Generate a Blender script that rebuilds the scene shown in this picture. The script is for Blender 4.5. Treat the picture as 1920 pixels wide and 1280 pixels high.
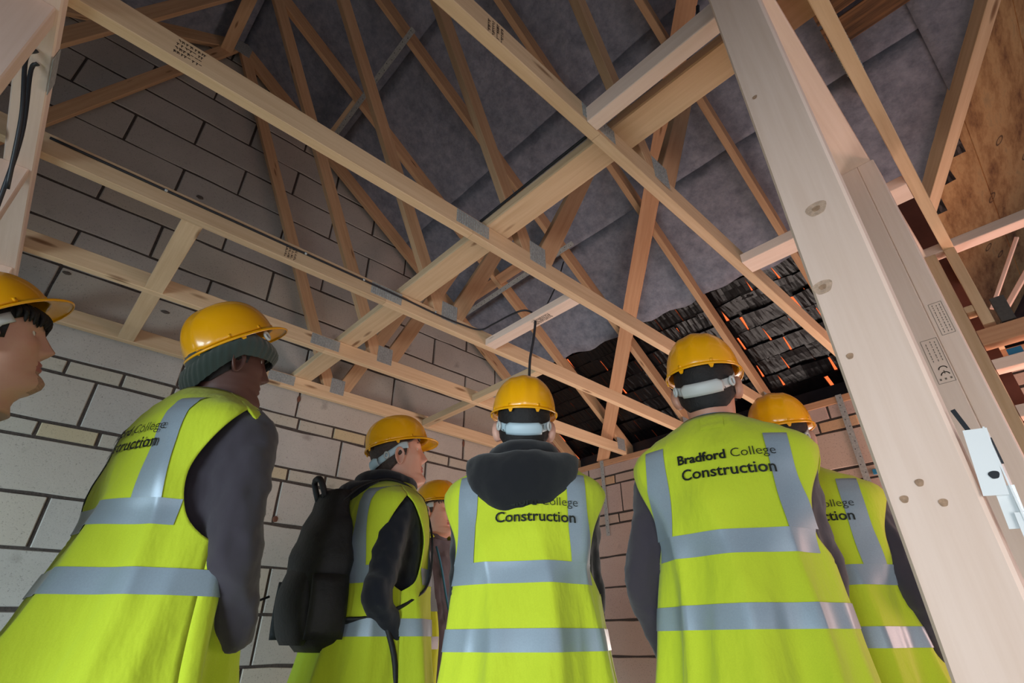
import bpy, bmesh, math, random
from mathutils import Vector, Matrix, noise
PI = math.pi
S = bpy.context.scene
for o in list(bpy.data.objects): bpy.data.objects.remove(o)
random.seed(11)
CZ = 1.00            # camera height; the roof was measured from there
H = 1.296 + CZ       # underside of the ceiling ties

# ------------------------------------------------------------------ camera
def V(*a): return Vector(a)
pitch, roll, yaw = 0.51994471, -0.00647826, 0.81592044
fw = V(-math.sin(yaw)*math.cos(pitch), math.cos(yaw)*math.cos(pitch), math.sin(pitch))
rt = V(math.cos(yaw), math.sin(yaw), 0); up = rt.cross(fw)
r2 = rt*math.cos(roll) + up*math.sin(roll); u2 = -rt*math.sin(roll) + up*math.cos(roll)
cd = bpy.data.cameras.new('camera'); cam = bpy.data.objects.new('camera', cd); S.collection.objects.link(cam)
cam.matrix_world = Matrix(((r2.x, u2.x, -fw.x, 0), (r2.y, u2.y, -fw.y, 0), (r2.z, u2.z, -fw.z, CZ), (0, 0, 0, 1)))
cd.lens = 36*974.32/1920; cd.sensor_width = 36; cd.clip_start = 0.02
S.camera = cam
# ------------------------------------------------------------------ sky, sun, daylight, added fills, exposure
w = bpy.data.worlds.new('sky'); S.world = w; w.use_nodes = True
bg = w.node_tree.nodes['Background']; bg.inputs[0].default_value = (0.62, 0.78, 1.0, 1); bg.inputs[1].default_value = 0.13
sd = bpy.data.lights.new('sun', 'SUN'); sd.energy = 4.0; sd.color = (1, .95, .88); sd.angle = 0.02
so = bpy.data.objects.new('sun', sd); S.collection.objects.link(so)
so.rotation_euler = (math.radians(-38), math.radians(8), 0)
def area(name, loc, target, sx, sy, power, col, spread=180):
    l = bpy.data.lights.new(name, 'AREA'); l.shape = 'RECTANGLE'; l.size = sx; l.size_y = sy; l.energy = power; l.color = col; l.spread = math.radians(spread)
    o = bpy.data.objects.new(name, l); S.collection.objects.link(o); o.location = loc
    o.rotation_euler = (Vector(target)-Vector(loc)).to_track_quat('-Z', 'Y').to_euler(); return o
area('daylight_from_entrance', (-.35, -2.3, .50), (-2.0, .6, .62), 2.0, .9, 33, (.76, .92, 1.0), 80)
area('added_left_wall_fill', (-2.3, -2.7, .40), (-3.0, .3, .25), .9, .8, 15, (.62, .90, 1.0), 80)  # added cool fill lamp that brightens the low left wall; no doorway here
area('daylight_from_side_opening', (2.4, 0.5, .75), (-1.5, 1.2, .75), 2.2, 1.2, 9.5, (1.0, .94, .95), 130)
area('added_post_fill', (1.15, -.75, .75), (-.12, .80, .95), .8, 1.1, 3.2, (1.0, .98, .97), 65)  # added fill lamp aimed at the big post; no doorway here
area('daylight_from_back_window', (-1.45, 3.30, .80), (-1.2, 1.9, 2.1), 1.1, .9, 26, (1.0, .84, .76))
area('daylight_past_orange_netting', (0.75, 2.95, 1.0), (-1.9, 3.45, 1.5), .9, 1.3, 34, (1.0, .60, .50))
S.view_settings.view_transform = 'Standard'; S.view_settings.look = 'None'
S.view_settings.gamma = 1.0; S.view_settings.use_curve_mapping = False
S.view_settings.exposure = 0.0

# ------------------------------------------------------------------ materials
def lin(c):
    return tuple(((x/255)/12.92 if x/255 <= .04045 else ((x/255+.055)/1.055)**2.4) for x in c) + (1,)
class NT:
    def __init__(s, name):
        s.m = bpy.data.materials.new(name); s.m.use_nodes = True; s.t = s.m.node_tree; s.b = s.t.nodes['Principled BSDF']
    def n(s, typ, **k):
        x = s.t.nodes.new(typ)
        for a, v in k.items():
            if a.startswith('i_'):
                key = a[2:]; x.inputs[int(key) if key.isdigit() else key].default_value = v
            else: setattr(x, a, v)
        return x
    def l(s, a, b): s.t.links.new(a, b)
    def ramp(s, src, stops):
        r = s.n('ShaderNodeValToRGB'); e = r.color_ramp.elements
        while len(e) < len(stops): e.new(.5)
        for q, (p, c) in zip(e, stops): q.position = p; q.color = c
        s.l(src, r.inputs[0]); return r.outputs[0]
    def mix(s, fac, a, b, mode='MIX'):
        x = s.n('ShaderNodeMix', data_type='RGBA', blend_type=mode)
        for sock, v in ((x.inputs[0], fac), (x.inputs[6], a), (x.inputs[7], b)):
            if hasattr(v, 'is_output'): s.l(v, sock)
            else: sock.default_value = v
        return x.outputs[2]
    def bump(s, h, st, d=.002):
        x = s.n('ShaderNodeBump', i_Strength=st, i_Distance=d); s.l(h, x.inputs['Height']); s.l(x.outputs[0], s.b.inputs['Normal'])
    def noise(s, vec, scale, detail=4, rough=.6):
        x = s.n('ShaderNodeTexNoise'); x.inputs['Scale'].default_value = scale; x.inputs['Detail'].default_value = detail; x.inputs['Roughness'].default_value = rough
        if vec: s.l(vec, x.inputs['Vector'])
        return x.outputs['Fac']
    def col(s, c): 
        if hasattr(c, 'is_output'): s.l(c, s.b.inputs['Base Color'])
        else: s.b.inputs['Base Color'].default_value = c
def wood(name, base, dark, knot=.13, streak=1.0, rough=.7):
    g = NT(name); tc = g.n('ShaderNodeTexCoord'); oi = g.n('ShaderNodeObjectInfo')
    add = g.n('ShaderNodeVectorMath', operation='ADD'); sc = g.n('ShaderNodeMath', operation='MULTIPLY', i_1=37.0)
    g.l(oi.outputs['Random'], sc.inputs[0]); cb = g.n('ShaderNodeCombineXYZ'); g.l(sc.outputs[0], cb.inputs[0]); g.l(sc.outputs[0], cb.inputs[1])
    g.l(tc.outputs['Object'], add.inputs[0]); g.l(cb.outputs[0], add.inputs[1])
    mp = g.n('ShaderNodeMapping'); mp.inputs['Scale'].default_value = (1.3, 26, 26); g.l(add.outputs[0], mp.inputs[0])
    n1 = g.noise(mp.outputs[0], 2.4, 5, .6)
    mp2 = g.n('ShaderNodeMapping'); mp2.inputs['Scale'].default_value = (2.6, 13, 13); g.l(add.outputs[0], mp2.inputs[0])
    vo = g.n('ShaderNodeTexVoronoi'); vo.inputs['Scale'].default_value = 1.0; g.l(mp2.outputs[0], vo.inputs['Vector'])
    kn = g.ramp(vo.outputs['Distance'], [(0, (1, 1, 1, 1)), (knot*.55, (.75, .75, .75, 1)), (knot, (0, 0, 0, 1))])
    c1 = g.mix(g.ramp(n1, [(.35, (0, 0, 0, 1)), (.70, (streak, streak, streak, 1))]), lin(base), lin(dark))
    c2 = g.mix(kn, c1, lin((118, 78, 45)))
    hv = g.n('ShaderNodeHueSaturation'); va = g.n('ShaderNodeMapRange'); va.inputs[3].default_value = .86; va.inputs[4].default_value = 1.12
    g.l(oi.outputs['Random'], va.inputs[0]); g.l(va.outputs[0], hv.inputs['Value']); g.l(c2, hv.inputs['Color'])
    g.col(hv.outputs[0]); g.b.inputs['Roughness'].default_value = rough; g.bump(n1, .25, .001); return g.m
def plain(name, c, rough=.6, metal=0., noise_amt=0., nscale=60, bump=0., spec=None, coat=0., sheen=0.):
    g = NT(name); cc = lin(c)
    if noise_amt or bump:
        tc = g.n('ShaderNodeTexCoord'); nz = g.noise(tc.outputs['Object'], nscale, 5, .65)
        if noise_amt:
            d = tuple(x*(1-noise_amt) for x in cc[:3])+(1,); b = tuple(min(1, x*(1+noise_amt)) for x in cc[:3])+(1,)
            cc = g.mix(g.ramp(nz, [(.3, (0, 0, 0, 1)), (.7, (1, 1, 1, 1))]), d, b)
        if bump: g.bump(nz, bump, .003)
    g.col(cc); g.b.inputs['Roughness'].default_value = rough; g.b.inputs['Metallic'].default_value = metal
    if coat: g.b.inputs['Coat Weight'].default_value = coat
    if sheen: g.b.inputs['Sheen Weight'].default_value = sheen
    if spec is not None: g.b.inputs['Specular IOR Level'].default_value = spec
    return g.m
def blockmat(name, c1, c2, tint):
    g = NT(name); geo = g.n('ShaderNodeNewGeometry'); oi = g.n('ShaderNodeObjectInfo')
    n1 = g.noise(geo.outputs['Position'], 3.0, 6, .7); n2 = g.noise(geo.outputs['Position'], 140, 3, .7)
    a = g.mix(g.ramp(n1, [(.3, (0, 0, 0, 1)), (.75, (1, 1, 1, 1))]), lin(c1), lin(c2))
    b = g.mix(g.ramp(oi.outputs['Random'], [(0, (0, 0, 0, 1)), (.70, (.1, .1, .1, 1)), (1, (.75, .75, .75, 1))]), a, lin(tint))
    c = g.mix(g.ramp(n2, [(.30, (.55, .55, .55, 1)), (.42, (0, 0, 0, 1))]), b, lin((95, 88, 82)))
    n3 = g.noise(geo.outputs['Position'], 7.0, 2, .5)
    d = g.mix(g.ramp(n3, [(.70, (0, 0, 0, 1)), (.80, (.5, .5, .5, 1))]), c, lin((120, 112, 104)))
    g.col(d); g.b.inputs['Roughness'].default_value = .95; g.bump(n2, .35, .002); return g.m
M = {}
M['pine'] = wood('pine', (218, 188, 152), (200, 166, 128), .15, .8)
M['pine_pale'] = wood('pine_pale', (246, 220, 204), (230, 200, 180), .10, .6)
M['pine_shaded'] = wood('pine_shaded', (204, 164, 126), (182, 140, 102), .11, .8)  # browner than the ties: dim roof lighting is put into this colour
M['pine_orange'] = wood('pine_orange', (210, 160, 122), (190, 136, 98), .11, .8)
M['old_board'] = wood('old_board', (150, 104, 66), (58, 38, 24), .13, 1.0)
M['galv'] = plain('galvanised_steel', (172, 175, 174), .5, .35, .25, 90)
M['galv_daylit'] = plain('daylit_steel', (246, 250, 252), .3, .0)  # near-white: daylight falling on the steel is put into its colour
M['cable'] = plain('black_cable', (32, 34, 40), .45)
M['block'] = blockmat('aircrete_block', (186, 180, 174), (170, 164, 158), (196, 184, 168))
M['brick'] = blockmat('coursing_brick', (188, 182, 172), (174, 166, 154), (200, 178, 130))
M['block_pink_lit'] = blockmat('aircrete_block_pink_lit', (196, 170, 160), (182, 155, 146), (200, 178, 160))  # pink of the warm light is put into the block colour
M['brick_pink_lit'] = blockmat('coursing_brick_pink_lit', (196, 172, 160), (180, 156, 142), (206, 160, 110))  # same pink light put into the brick colour
M['mortar'] = plain('dark_mortar', (72, 64, 60), .95, 0, .4, 120, .6)
M['floor'] = plain('concrete_floor', (140, 136, 130), .9, 0, .2, 8, .2)
g = NT('felt_membrane'); geo = g.n('ShaderNodeNewGeometry')
na = g.noise(geo.outputs['Position'], 14, 8, .75); nb = g.noise(geo.outputs['Position'], 5, 4, .6)
g.col(g.mix(g.ramp(na, [(.35, (0, 0, 0, 1)), (.65, (1, 1, 1, 1))]), lin((106, 110, 124)), lin((142, 145, 158))))
g.b.inputs['Roughness'].default_value = .9; g.bump(nb, .9, .02); M['felt'] = g.m
M['tile'] = plain('dark_tile', (12, 12, 15), .30, 0, .4, 40, .3, .3)
g = NT('orange_netting'); g.t.nodes.remove(g.b); o_ = g.t.nodes['Material Output']
tr = g.n('ShaderNodeBsdfTranslucent'); tr.inputs[0].default_value = (1.0, .17, .05, 1); df = g.n('ShaderNodeBsdfDiffuse'); df.inputs[0].default_value = (1.0, .2, .06, 1)
ad = g.n('ShaderNodeAddShader'); g.l(tr.outputs[0], ad.inputs[0]); g.l(df.outputs[0], ad.inputs[1]); g.l(ad.outputs[0], o_.inputs[0]); M['netting'] = g.m
# weathered plywood
g = NT('weathered_plywood'); geo = g.n('ShaderNodeNewGeometry'); mp = g.n('ShaderNodeMapping'); mp.inputs['Scale'].default_value = (5, 1.6, 5); g.l(geo.outputs['Position'], mp.inputs[0])
n1 = g.noise(mp.outputs[0], 2.2, 7, .7)
vo = g.n('ShaderNodeTexVoronoi'); vo.inputs['Scale'].default_value = 4.2; g.l(geo.outputs['Position'], vo.inputs['Vector'])
ring = g.ramp(vo.outputs['Distance'], [(0, (.15, .15, .15, 1)), (.10, (.15, .15, .15, 1)), (.125, (1, 1, 1, 1)), (.15, (0, 0, 0, 1))])
c = g.ramp(n1, [(.30, lin((110, 70, 42))), (.45, lin((172, 128, 80))), (.58, lin((200, 158, 106))), (.72, lin((166, 138, 96)))])
g.col(g.mix(ring, c, lin((62, 38, 24)))); g.b.inputs['Roughness'].default_value = .8; M['ply'] = g.m
M['redboard'] = plain('red_brown_board', (112, 62, 48), .8, 0, .2, 12)
M['hat'] = plain('yellow_hat_plastic', (240, 168, 6), .24, 0, 0, 60, 0, None, .35)
M['strap'] = plain('pale_grey_plastic', (176, 196, 206), .45)
M['strapw'] = plain('white_grey_plastic', (190, 192, 190), .45)
def cloth(name, c, rough=.9, nscale=900, sheen=.2, wrinkle=.5, st=(1, 1, 1)):
    g = NT(name); tc = g.n('ShaderNodeTexCoord'); n1 = g.noise(tc.outputs['Object'], nscale, 2, .5); mp = g.n('ShaderNodeMapping'); mp.inputs['Scale'].default_value = st; g.l(tc.outputs['Object'], mp.inputs[0]); n2 = g.noise(mp.outputs[0], 7, 4, .5)
    cc = lin(c); dk = tuple(x*.8 for x in cc[:3])+(1,)
    g.col(g.mix(n1, dk, cc)); g.b.inputs['Roughness'].default_value = rough; g.b.inputs['Sheen Weight'].default_value = sheen
    g.b.inputs['Sheen Roughness'].default_value = .6
    g.b.inputs['Specular IOR Level'].default_value = .2; g.bump(n2, wrinkle, .018); return g.m
M['vest'] = cloth('hi_vis_fabric', (195, 211, 46), .75, 500, .1, .75, (1.6, 1.6, .7))
M['tape'] = plain('reflective_tape', (146, 160, 172), .38, .25, .06, 300)
M['ink'] = plain('black_print', (12, 20, 14), .6)
M['stamp'] = plain('stamp_ink', (78, 62, 50), .9)
M['stamp_pale'] = plain('faded_stamp_ink', (122, 108, 98), .9)
M['charcoal'] = cloth('charcoal_fleece', (58, 52, 60)); M['navyblack'] = cloth('navy_black_cotton', (17, 19, 30)); M['black'] = cloth('black_cotton', (22, 22, 26))
M['hoodie'] = cloth('black_hoodie', (20, 21, 26)); M['greytee'] = cloth('dark_grey_sweatshirt', (86, 80, 90)); M['blacktop'] = cloth('faded_black_top', (44, 40, 44))
M['trousers'] = cloth('dark_trousers', (34, 38, 50)); M['boot'] = plain('boot_leather', (40, 32, 26), .6, 0, .2, 30, .3)
M['pack'] = plain('backpack_nylon', (20, 20, 24), .62, 0, .5, 40, .9)
M['knit'] = cloth('green_knit', (48, 60, 54), .95, 300, .3, .6)
M['hair'] = plain('dark_hair', (20, 16, 16), .7, 0, .5, 120, .8); M['hairb'] = plain('brown_hair', (58, 42, 34), .6, 0, .5, 120, .8)
def skin(name, c):
    g = NT(name); tc = g.n('ShaderNodeTexCoord'); n1 = g.noise(tc.outputs['Object'], 16, 4, .6)
    cc = lin(c); rd = (cc[0]*.95, cc[1]*.72, cc[2]*.72, 1)
    g.col(g.mix(g.ramp(n1, [(.35, (0, 0, 0, 1)), (.75, (.6, .6, .6, 1))]), cc, rd)); g.b.inputs['Roughness'].default_value = .5
    g.b.inputs['Subsurface Weight'].default_value = .08; g.b.inputs['Subsurface Radius'].default_value = (.012, .005, .003); return g.m
M['skin'] = skin('fair_skin', (214, 168, 148)); M['skin_dark'] = skin('dark_skin', (92, 62, 54)); M['skin_mid'] = skin('light_brown_skin', (190, 140, 116))
M['lip'] = plain('lips', (176, 104, 98), .45); M['lip_dark'] = plain('dark_lips', (84, 50, 48), .45); M['stubble'] = plain('stubble', (180, 138, 120), .6, 0, .25, 200)
M['eyewhite'] = plain('eye_white', (225, 220, 214), .25); M['iris'] = plain('iris', (60, 48, 40), .2)
M['lanyard'] = plain('blue_lanyard', (60, 130, 170), .6); M['white'] = plain('white_print', (225, 225, 230), .6); M['blue'] = plain('blue_clip', (40, 120, 160), .5)
M['greybox'] = plain('dark_grey_metal', (84, 82, 80), .6, .3, .2, 80); M['plastic_sheet'] = plain('black_sheet', (20, 22, 30), .25, 0, .4, 20, .6)

# ------------------------------------------------------------------ mesh helpers
COL = S.collection
def T(x, y, z): return Matrix.Translation((x, y, z))
def link(name, me, parent=None, mat=None, mw=None):
    o = bpy.data.objects.new(name, me); COL.objects.link(o)
    if mat is not None and me is not None and hasattr(me, 'materials') and not me.materials:
        for q in (mat if isinstance(mat, (list, tuple)) else [mat]): me.materials.append(q)
    W[o.name] = mw.copy() if mw is not None else (W[parent.name].copy() if parent else Matrix())
    if parent: o.parent = parent; o.matrix_basis = W[parent.name].inverted() @ W[o.name]
    else: o.matrix_basis = W[o.name]
    return o
W = {}
def tag(o, label=None, cat=None, group=None, kind=None):
    if label: o['label'] = label
    if cat: o['category'] = cat
    if group: o['group'] = group
    if kind: o['kind'] = kind
    return o
def empty(name, mw, label=None, cat=None, group=None):
    o = link(name, None, None, None, mw); o.empty_display_size = .1; return tag(o, label, cat, group)
def mesh(name, vs, fs, smooth=False):
    me = bpy.data.meshes.new(name); me.from_pydata([tuple(v) for v in vs], [], fs)
    if smooth: me.polygons.foreach_set('use_smooth', [True]*len(me.polygons))
    me.update(); return me
def bm_mesh(bm, name, smooth=False):
    me = bpy.data.meshes.new(name); bm.to_mesh(me); bm.free()
    if smooth: me.polygons.foreach_set('use_smooth', [True]*len(me.polygons))
    return me
CH = {}
def boxmesh(l, w_, h, c=.002):
    """centred box with chamfered long edges; length along local X"""
    key = (round(l, 3), round(w_, 4), round(h, 4), c)
    if key in CH: return CH[key]
    a, b = w_/2, h/2
    prof = [(-a+c, -b), (a-c, -b), (a, -b+c), (a, b-c), (a-c, b), (-a+c, b), (-a, b-c), (-a, -b+c)]
    vs = [(-l/2, y, z) for y, z in prof]+[(l/2, y, z) for y, z in prof]
    fs = [(i, (i+1) % 8, 8+(i+1) % 8, 8+i) for i in range(8)]+[tuple(range(7, -1, -1)), tuple(range(8, 16))]
    CH[key] = mesh('timber', vs, fs); return CH[key]
def frame(p0, p1, upv=(0, 0, 1)):
    p0, p1 = Vector(p0), Vector(p1); x = (p1-p0).normalized(); u = Vector(upv); y = u.cross(x)
    if y.length < 1e-4: y = Vector((0, 1, 0)).cross(x)
    y.normalize(); z = x.cross(y); m = Matrix((x, y, z)).transposed().to_4x4(); m.translation = (p0+p1)/2; return m
def beam(name, p0, p1, w_, h, mat, parent=None, upv=(0, 0, 1), c=.002):
    """timber from p0 to p1 (centre line); w_ across, h along upv"""
    l = (Vector(p1)-Vector(p0)).length; me = boxmesh(l, w_, h, c).copy(); me.materials.clear()
    return link(name, me, parent, mat, frame(p0, p1, upv))
def bxo(name, x0, x1, y0, y1, z0, z1, mat, parent=None, c=.002):
    """axis-aligned timber, grain along its longest side"""
    d = [x1-x0, y1-y0, z1-z0]; k = d.index(max(d)); cx, cy, cz = (x0+x1)/2, (y0+y1)/2, (z0+z1)/2
    if k == 0: return beam(name, (x0, cy, cz), (x1, cy, cz), d[1], d[2], mat, parent, (0, 0, 1), c)
    if k == 1: return beam(name, (cx, y0, cz), (cx, y1, cz), d[0], d[2], mat, parent, (0, 0, 1), c)
    return beam(name, (cx, cy, z0), (cx, cy, z1), d[1], d[0], mat, parent, (1, 0, 0), c)
def tube(name, pts, r, mat, parent=None, n=8, closed=False):
    P = [Vector(q) for q in pts]; vs = []; fs = []
    for i, q in enumerate(P):
        t = (P[min(i+1, len(P)-1)]-P[max(i-1, 0)]).normalized(); a = t.cross(Vector((.13, .31, .94)))
        if a.length < .05: a = t.cross(Vector((1, 0, 0)))
        a.normalize(); b = t.cross(a); rr = r[i] if isinstance(r, (list, tuple)) else r
        for k in range(n): vs.append(q+(a*math.cos(2*PI*k/n)+b*math.sin(2*PI*k/n))*rr)
    for i in range(len(P)-1):
        for k in range(n): fs.append((i*n+k, i*n+(k+1) % n, (i+1)*n+(k+1) % n, (i+1)*n+k))
    fs.append(tuple(range(n-1, -1, -1))); fs.append(tuple((len(P)-1)*n+k for k in range(n)))
    return vs, fs
def spline(pts, k=6):
    P = [Vector(q) for q in pts]; P = [P[0]*2-P[1]]+P+[P[-1]*2-P[-2]]; out = []
    for i in range(1, len(P)-2):
        for j in range(k):
            t = j/k; a, b, c_, d = P[i-1], P[i], P[i+1], P[i+2]
            out.append(.5*((2*b)+(c_-a)*t+(2*a-5*b+4*c_-d)*t*t+(3*b-a-3*c_+d)*t**3))
    out.append(P[-2]); return out
def clip_poly(poly, a, b, c):
    """keep the part of a 2-D polygon where a*u+b*v<=c"""
    out = []
    for i in range(len(poly)):
        p, q = poly[i], poly[(i+1) % len(poly)]; dp = a*p[0]+b*p[1]-c; dq = a*q[0]+b*q[1]-c
        if dp <= 0: out.append(p)
        if dp*dq < 0: t = dp/(dp-dq); out.append((p[0]+(q[0]-p[0])*t, p[1]+(q[1]-p[1])*t))
    return out

# ------------------------------------------------------------------ setting: floor and block walls
def plane_box(name, x0, x1, y0, y1, z0, z1, mat, parent=None):
    vs = [(x, y, z) for x in (x0, x1) for y in (y0, y1) for z in (z0, z1)]
    fs = [(0, 1, 3, 2), (4, 6, 7, 5), (0, 4, 5, 1), (2, 3, 7, 6), (0, 2, 6, 4), (1, 5, 7, 3)]
    return link(name, mesh(name, vs, fs), parent, mat)
fl = plane_box('floor', -3.2, 3.2, -3.6, 3.7, -.12, 0, M['floor']); tag(fl, 'grey concrete floor slab under the group', kind='structure')
XW, YW = -3.03, 3.50
ROOF = lambda y: 3.76+CZ-.69*y            # underside of rafters, back slope
RIDGE = .09
def roofz(y): return ROOF(y) if y > RIDGE else ROOF(2*RIDGE-y)
# bed joints measured on the wall (heights above camera)
beds = [-1.10, -1.015, -.79, -.565, -.34, -.11, .115, .335, .55, .785, .86, 1.09, 1.165, 1.395, 1.63, 1.857, 2.085, 2.31, 2.54, 2.765, 2.99, 3.215, 3.44, 3.665, 3.89]
phase = {0: .2, 1: .1, 2: .42, 3: .1, 4: .42, 5: .46, 6: .46, 7: .10, 8: .42, 9: .187, 10: .095, 11: .187, 12: .42, 13: .415, 14: .41, 15: .09, 16: .41, 17: .075, 18: .39, 19: .07, 20: .36, 21: .07, 22: .36, 23: .07}
thin = {0, 9, 11}
wl_vs = [(XW-.008, -3.5, 0), (XW-.008, 3.6, 0), (XW-.008, 3.6, roofz(3.6)+.12), (XW-.008, RIDGE, roofz(RIDGE)+.12), (XW-.008, -3.5, roofz(-3.5)+.12)]
wl = link('wall_left', mesh('wall_left', wl_vs+[(x-.2, y, z) for x, y, z in wl_vs], [(0, 1, 2, 3, 4), (9, 8, 7, 6, 5)]+[(i, i+5, (i+1) % 5+5, (i+1) % 5) for i in range(5)]), None, M['mortar'])
tag(wl, 'gable wall of large grey aerated blocks with thin coursing bricks', kind='structure')
def block_mesh(poly, d, seed):
    """prism of a jittered polygon (u,v) with a chamfered front; front faces +w"""
    rnd = random.Random(seed); cu = sum(p[0] for p in poly)/len(poly); cv = sum(p[1] for p in poly)/len(poly)
    P = []
    for i in range(len(poly)):      # add a mid point on each side for a rough arris
        a, b = poly[i], poly[(i+1) % len(poly)]
        P.append((a[0]+rnd.uniform(-.002, .002), a[1]+rnd.uniform(-.002, .002)))
        L = math.hypot(b[0]-a[0], b[1]-a[1]); k = max(1, int(L/.11))
        for j in range(1, k): P.append((a[0]+(b[0]-a[0])*j/k+rnd.uniform(-.0034, .0034), a[1]+(b[1]-a[1])*j/k+rnd.uniform(-.0034, .0034)))
    n = len(P); vs = []
    for (u, v) in P: vs.append((u-cu, v-cv, 0))
    for (u, v) in P:
        L = math.hypot(u-cu, v-cv); vs.append(((u-cu)*(1-.004/L), (v-cv)*(1-.004/L), d))
    fs = [(i, (i+1) % n, n+(i+1) % n, n+i) for i in range(n)]+[tuple(range(n, 2*n))]
    return vs, fs, cu, cv
def lay(wall, axis, u0, u1, zmax, clipf, holes, mb, mbr, flip):
    cnt = 0
    for k in range(len(beds)-1):
        z0, z1 = beds[k]+CZ, beds[k+1]+CZ
        if z0 > zmax: break
        L = .225 if k in thin else .64; ph = phase[k] % L; u = u0-((u0-ph) % L)
        while u < u1:
            a, b = max(u+.0062, u0), min(u+L-.0062, u1); u += L
            if b-a < .03: continue
            poly = [(a, z0+.0072), (b, z0+.0072), (b, min(z1-.0072, zmax)), (a, min(z1-.0072, zmax))]
            if poly[2][1]-poly[0][1] < .02: continue
            poly = clipf(poly)
            if len(poly) < 3 or any(a < h[1] and b > h[0] and z0 < h[3]-.02 and z1 > h[2]+.02 for h in holes): continue
            cnt += 1; vs, fs, cu, cv = block_mesh(poly, .006+random.uniform(-.0012, .0015), cnt*7+k)
            if axis == 'x': m = Matrix(((0, 0, 1, XW-.008), (1, 0, 0, cu), (0, 1, 0, cv), (0, 0, 0, 1)))
            else: m = Matrix(((1, 0, 0, cu), (0, 0, -1, YW+.008), (0, 1, 0, cv), (0, 0, 0, 1)))
            nm = 'brick' if k in thin else 'block'
            if axis != 'x': fs = [tuple(reversed(f)) for f in fs] if False else fs
            link(nm, mesh(nm, vs, fs), wall, mbr if k in thin else mb, m)
def gable(poly):
    poly = clip_poly(poly, .69, 1, 3.76+CZ+.10); return clip_poly(poly, -.69, 1, 3.76+CZ-1.38*RIDGE+.10) if poly else poly
lay(wl, 'x', -1.75, 3.49, 9, gable, [], M['block'], M['brick'], False)
M['rust'] = plain('brown_mortar_smear', (112, 72, 56), .95, 0, .3, 60, .5); M['grime'] = plain('grey_mortar_smear', (96, 88, 82), .95, 0, .3, 60, .5)
def smear(x, y, z, ry, rz, mt, wall, seed):
    rnd = random.Random(seed); bm = bmesh.new(); bmesh.ops.create_uvsphere(bm, u_segments=12, v_segments=8, radius=1)
    for v in bm.verts: v.co *= 1+.25*noise.noise(v.co*1.7+Vector((seed, 0, 0)))
    m = T(x, y, z) @ (Matrix.Diagonal((.004, ry, rz, 1)) if wall.name == 'wall_left' else Matrix.Diagonal((ry, .004, rz, 1))); link('mortar_smear', bm_mesh(bm, 'mortar_smear', True), wall, mt, m)
for i, (y, z, a, b, k) in enumerate(((1.055, 1.281, .010, .020, 'rust'), (1.067, .575, .014, .016, 'rust'), (2.335, 1.290, .010, .028, 'rust'), (.203, 2.386, .020, .012, 'grime'), (-.196, 1.596, .018, .009, 'grime'), (.251, 1.561, .022, .009, 'grime'))): smear(XW+.001, y, z+CZ, a, b, M[k], wl, i)
wb = plane_box('wall_back', -3.23, 1.9, YW+.008, YW+.21, 0, 1.251+CZ, M['mortar'])
tag(wb, 'back wall of large aerated blocks, pink light put into their colour, below the timber wall plate', kind='structure')
lay(wb, 'y', -3.02, .6, 1.251+CZ, lambda p: p, [], M['block_pink_lit'], M['brick_pink_lit'], False)
bxo('wall_plate', -3.02, 1.9, YW-.005, YW+.095, 1.251+CZ, 1.296+CZ, M['pine_orange'])
tag(bpy.data.objects['wall_plate'], 'orange-tinted timber wall plate lying along the top of the back wall', 'timber')

# ------------------------------------------------------------------ roof: felt, tiles, netting
def slope_pt(x, y, off=0):     # point on plane carrying the felt (top of rafters); off>0 = below it
    return Vector((x, y, ROOF(y)+.118-off)) if y >= RIDGE else Vector((x, y, ROOF(2*RIDGE-y)+.118-off))
ce = link('ceiling', None); tag(ce, 'pitched roof lined underneath with grey felt membrane', kind='structure')
def yval(x): return 9. if x < -.10 else 2.796-1.25*(x-.052)
def felt(x0, x1, y0, y1, off, seed, wavy=False):
    nx = int((x1-x0)/.05); ny = max(4, int((abs(y1-y0))/.06)); vs = []; fs = []
    for j in range(ny+1):
        for i in range(nx+1):
            x = x0+(x1-x0)*i/nx; y = y0+(y1-y0)*j/ny; y = min(y, yval(x))
            if wavy and j >= ny-1: y += .012*math.sin(x*9+1)+.01*math.sin(x*23)
            sag = .008*(math.sin((x+.02)/.6*PI)**2)*(.6+.6*noise.noise(Vector((x*1.4, y*2, 3))))
            sag += .004*noise.noise(Vector((x*6, y*9, 5)))
            if wavy: sag += .02*max(0, (j/ny-.7)/.3)*(1+noise.noise(Vector((x*4, 0, 7))))
            vs.append(slope_pt(x, y, off+sag))
    for j in range(ny):
        for i in range(nx): a = j*(nx+1)+i; fs.append((a, a+1, a+nx+2, a+nx+1))
    o = link('membrane_sheet', mesh('membrane_sheet', vs, fs, True), ce, M['felt']); sm = o.modifiers.new('thickness', 'SOLIDIFY'); sm.thickness = .002; sm.offset = 1
    return o
felt(-3.03, 2.6, .085, .95, .000, 1); felt(-3.03, 2.6, .88, 1.65, .0022, 2); felt(-3.03, 2.6, 1.60, 2.25, .0044, 3); felt(-3.03, .50, 2.22, 2.80, .0066, 4, True)
felt(-3.03, 2.6, -3.4, -1.6, 0, 5); felt(-3.03, 2.6, -1.7, -.5, .006, 6); felt(-3.03, 2.6, -.6, .095, .012, 7)
felt(.28, 1.7, 1.2, 2.6, .024, 8)
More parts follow.
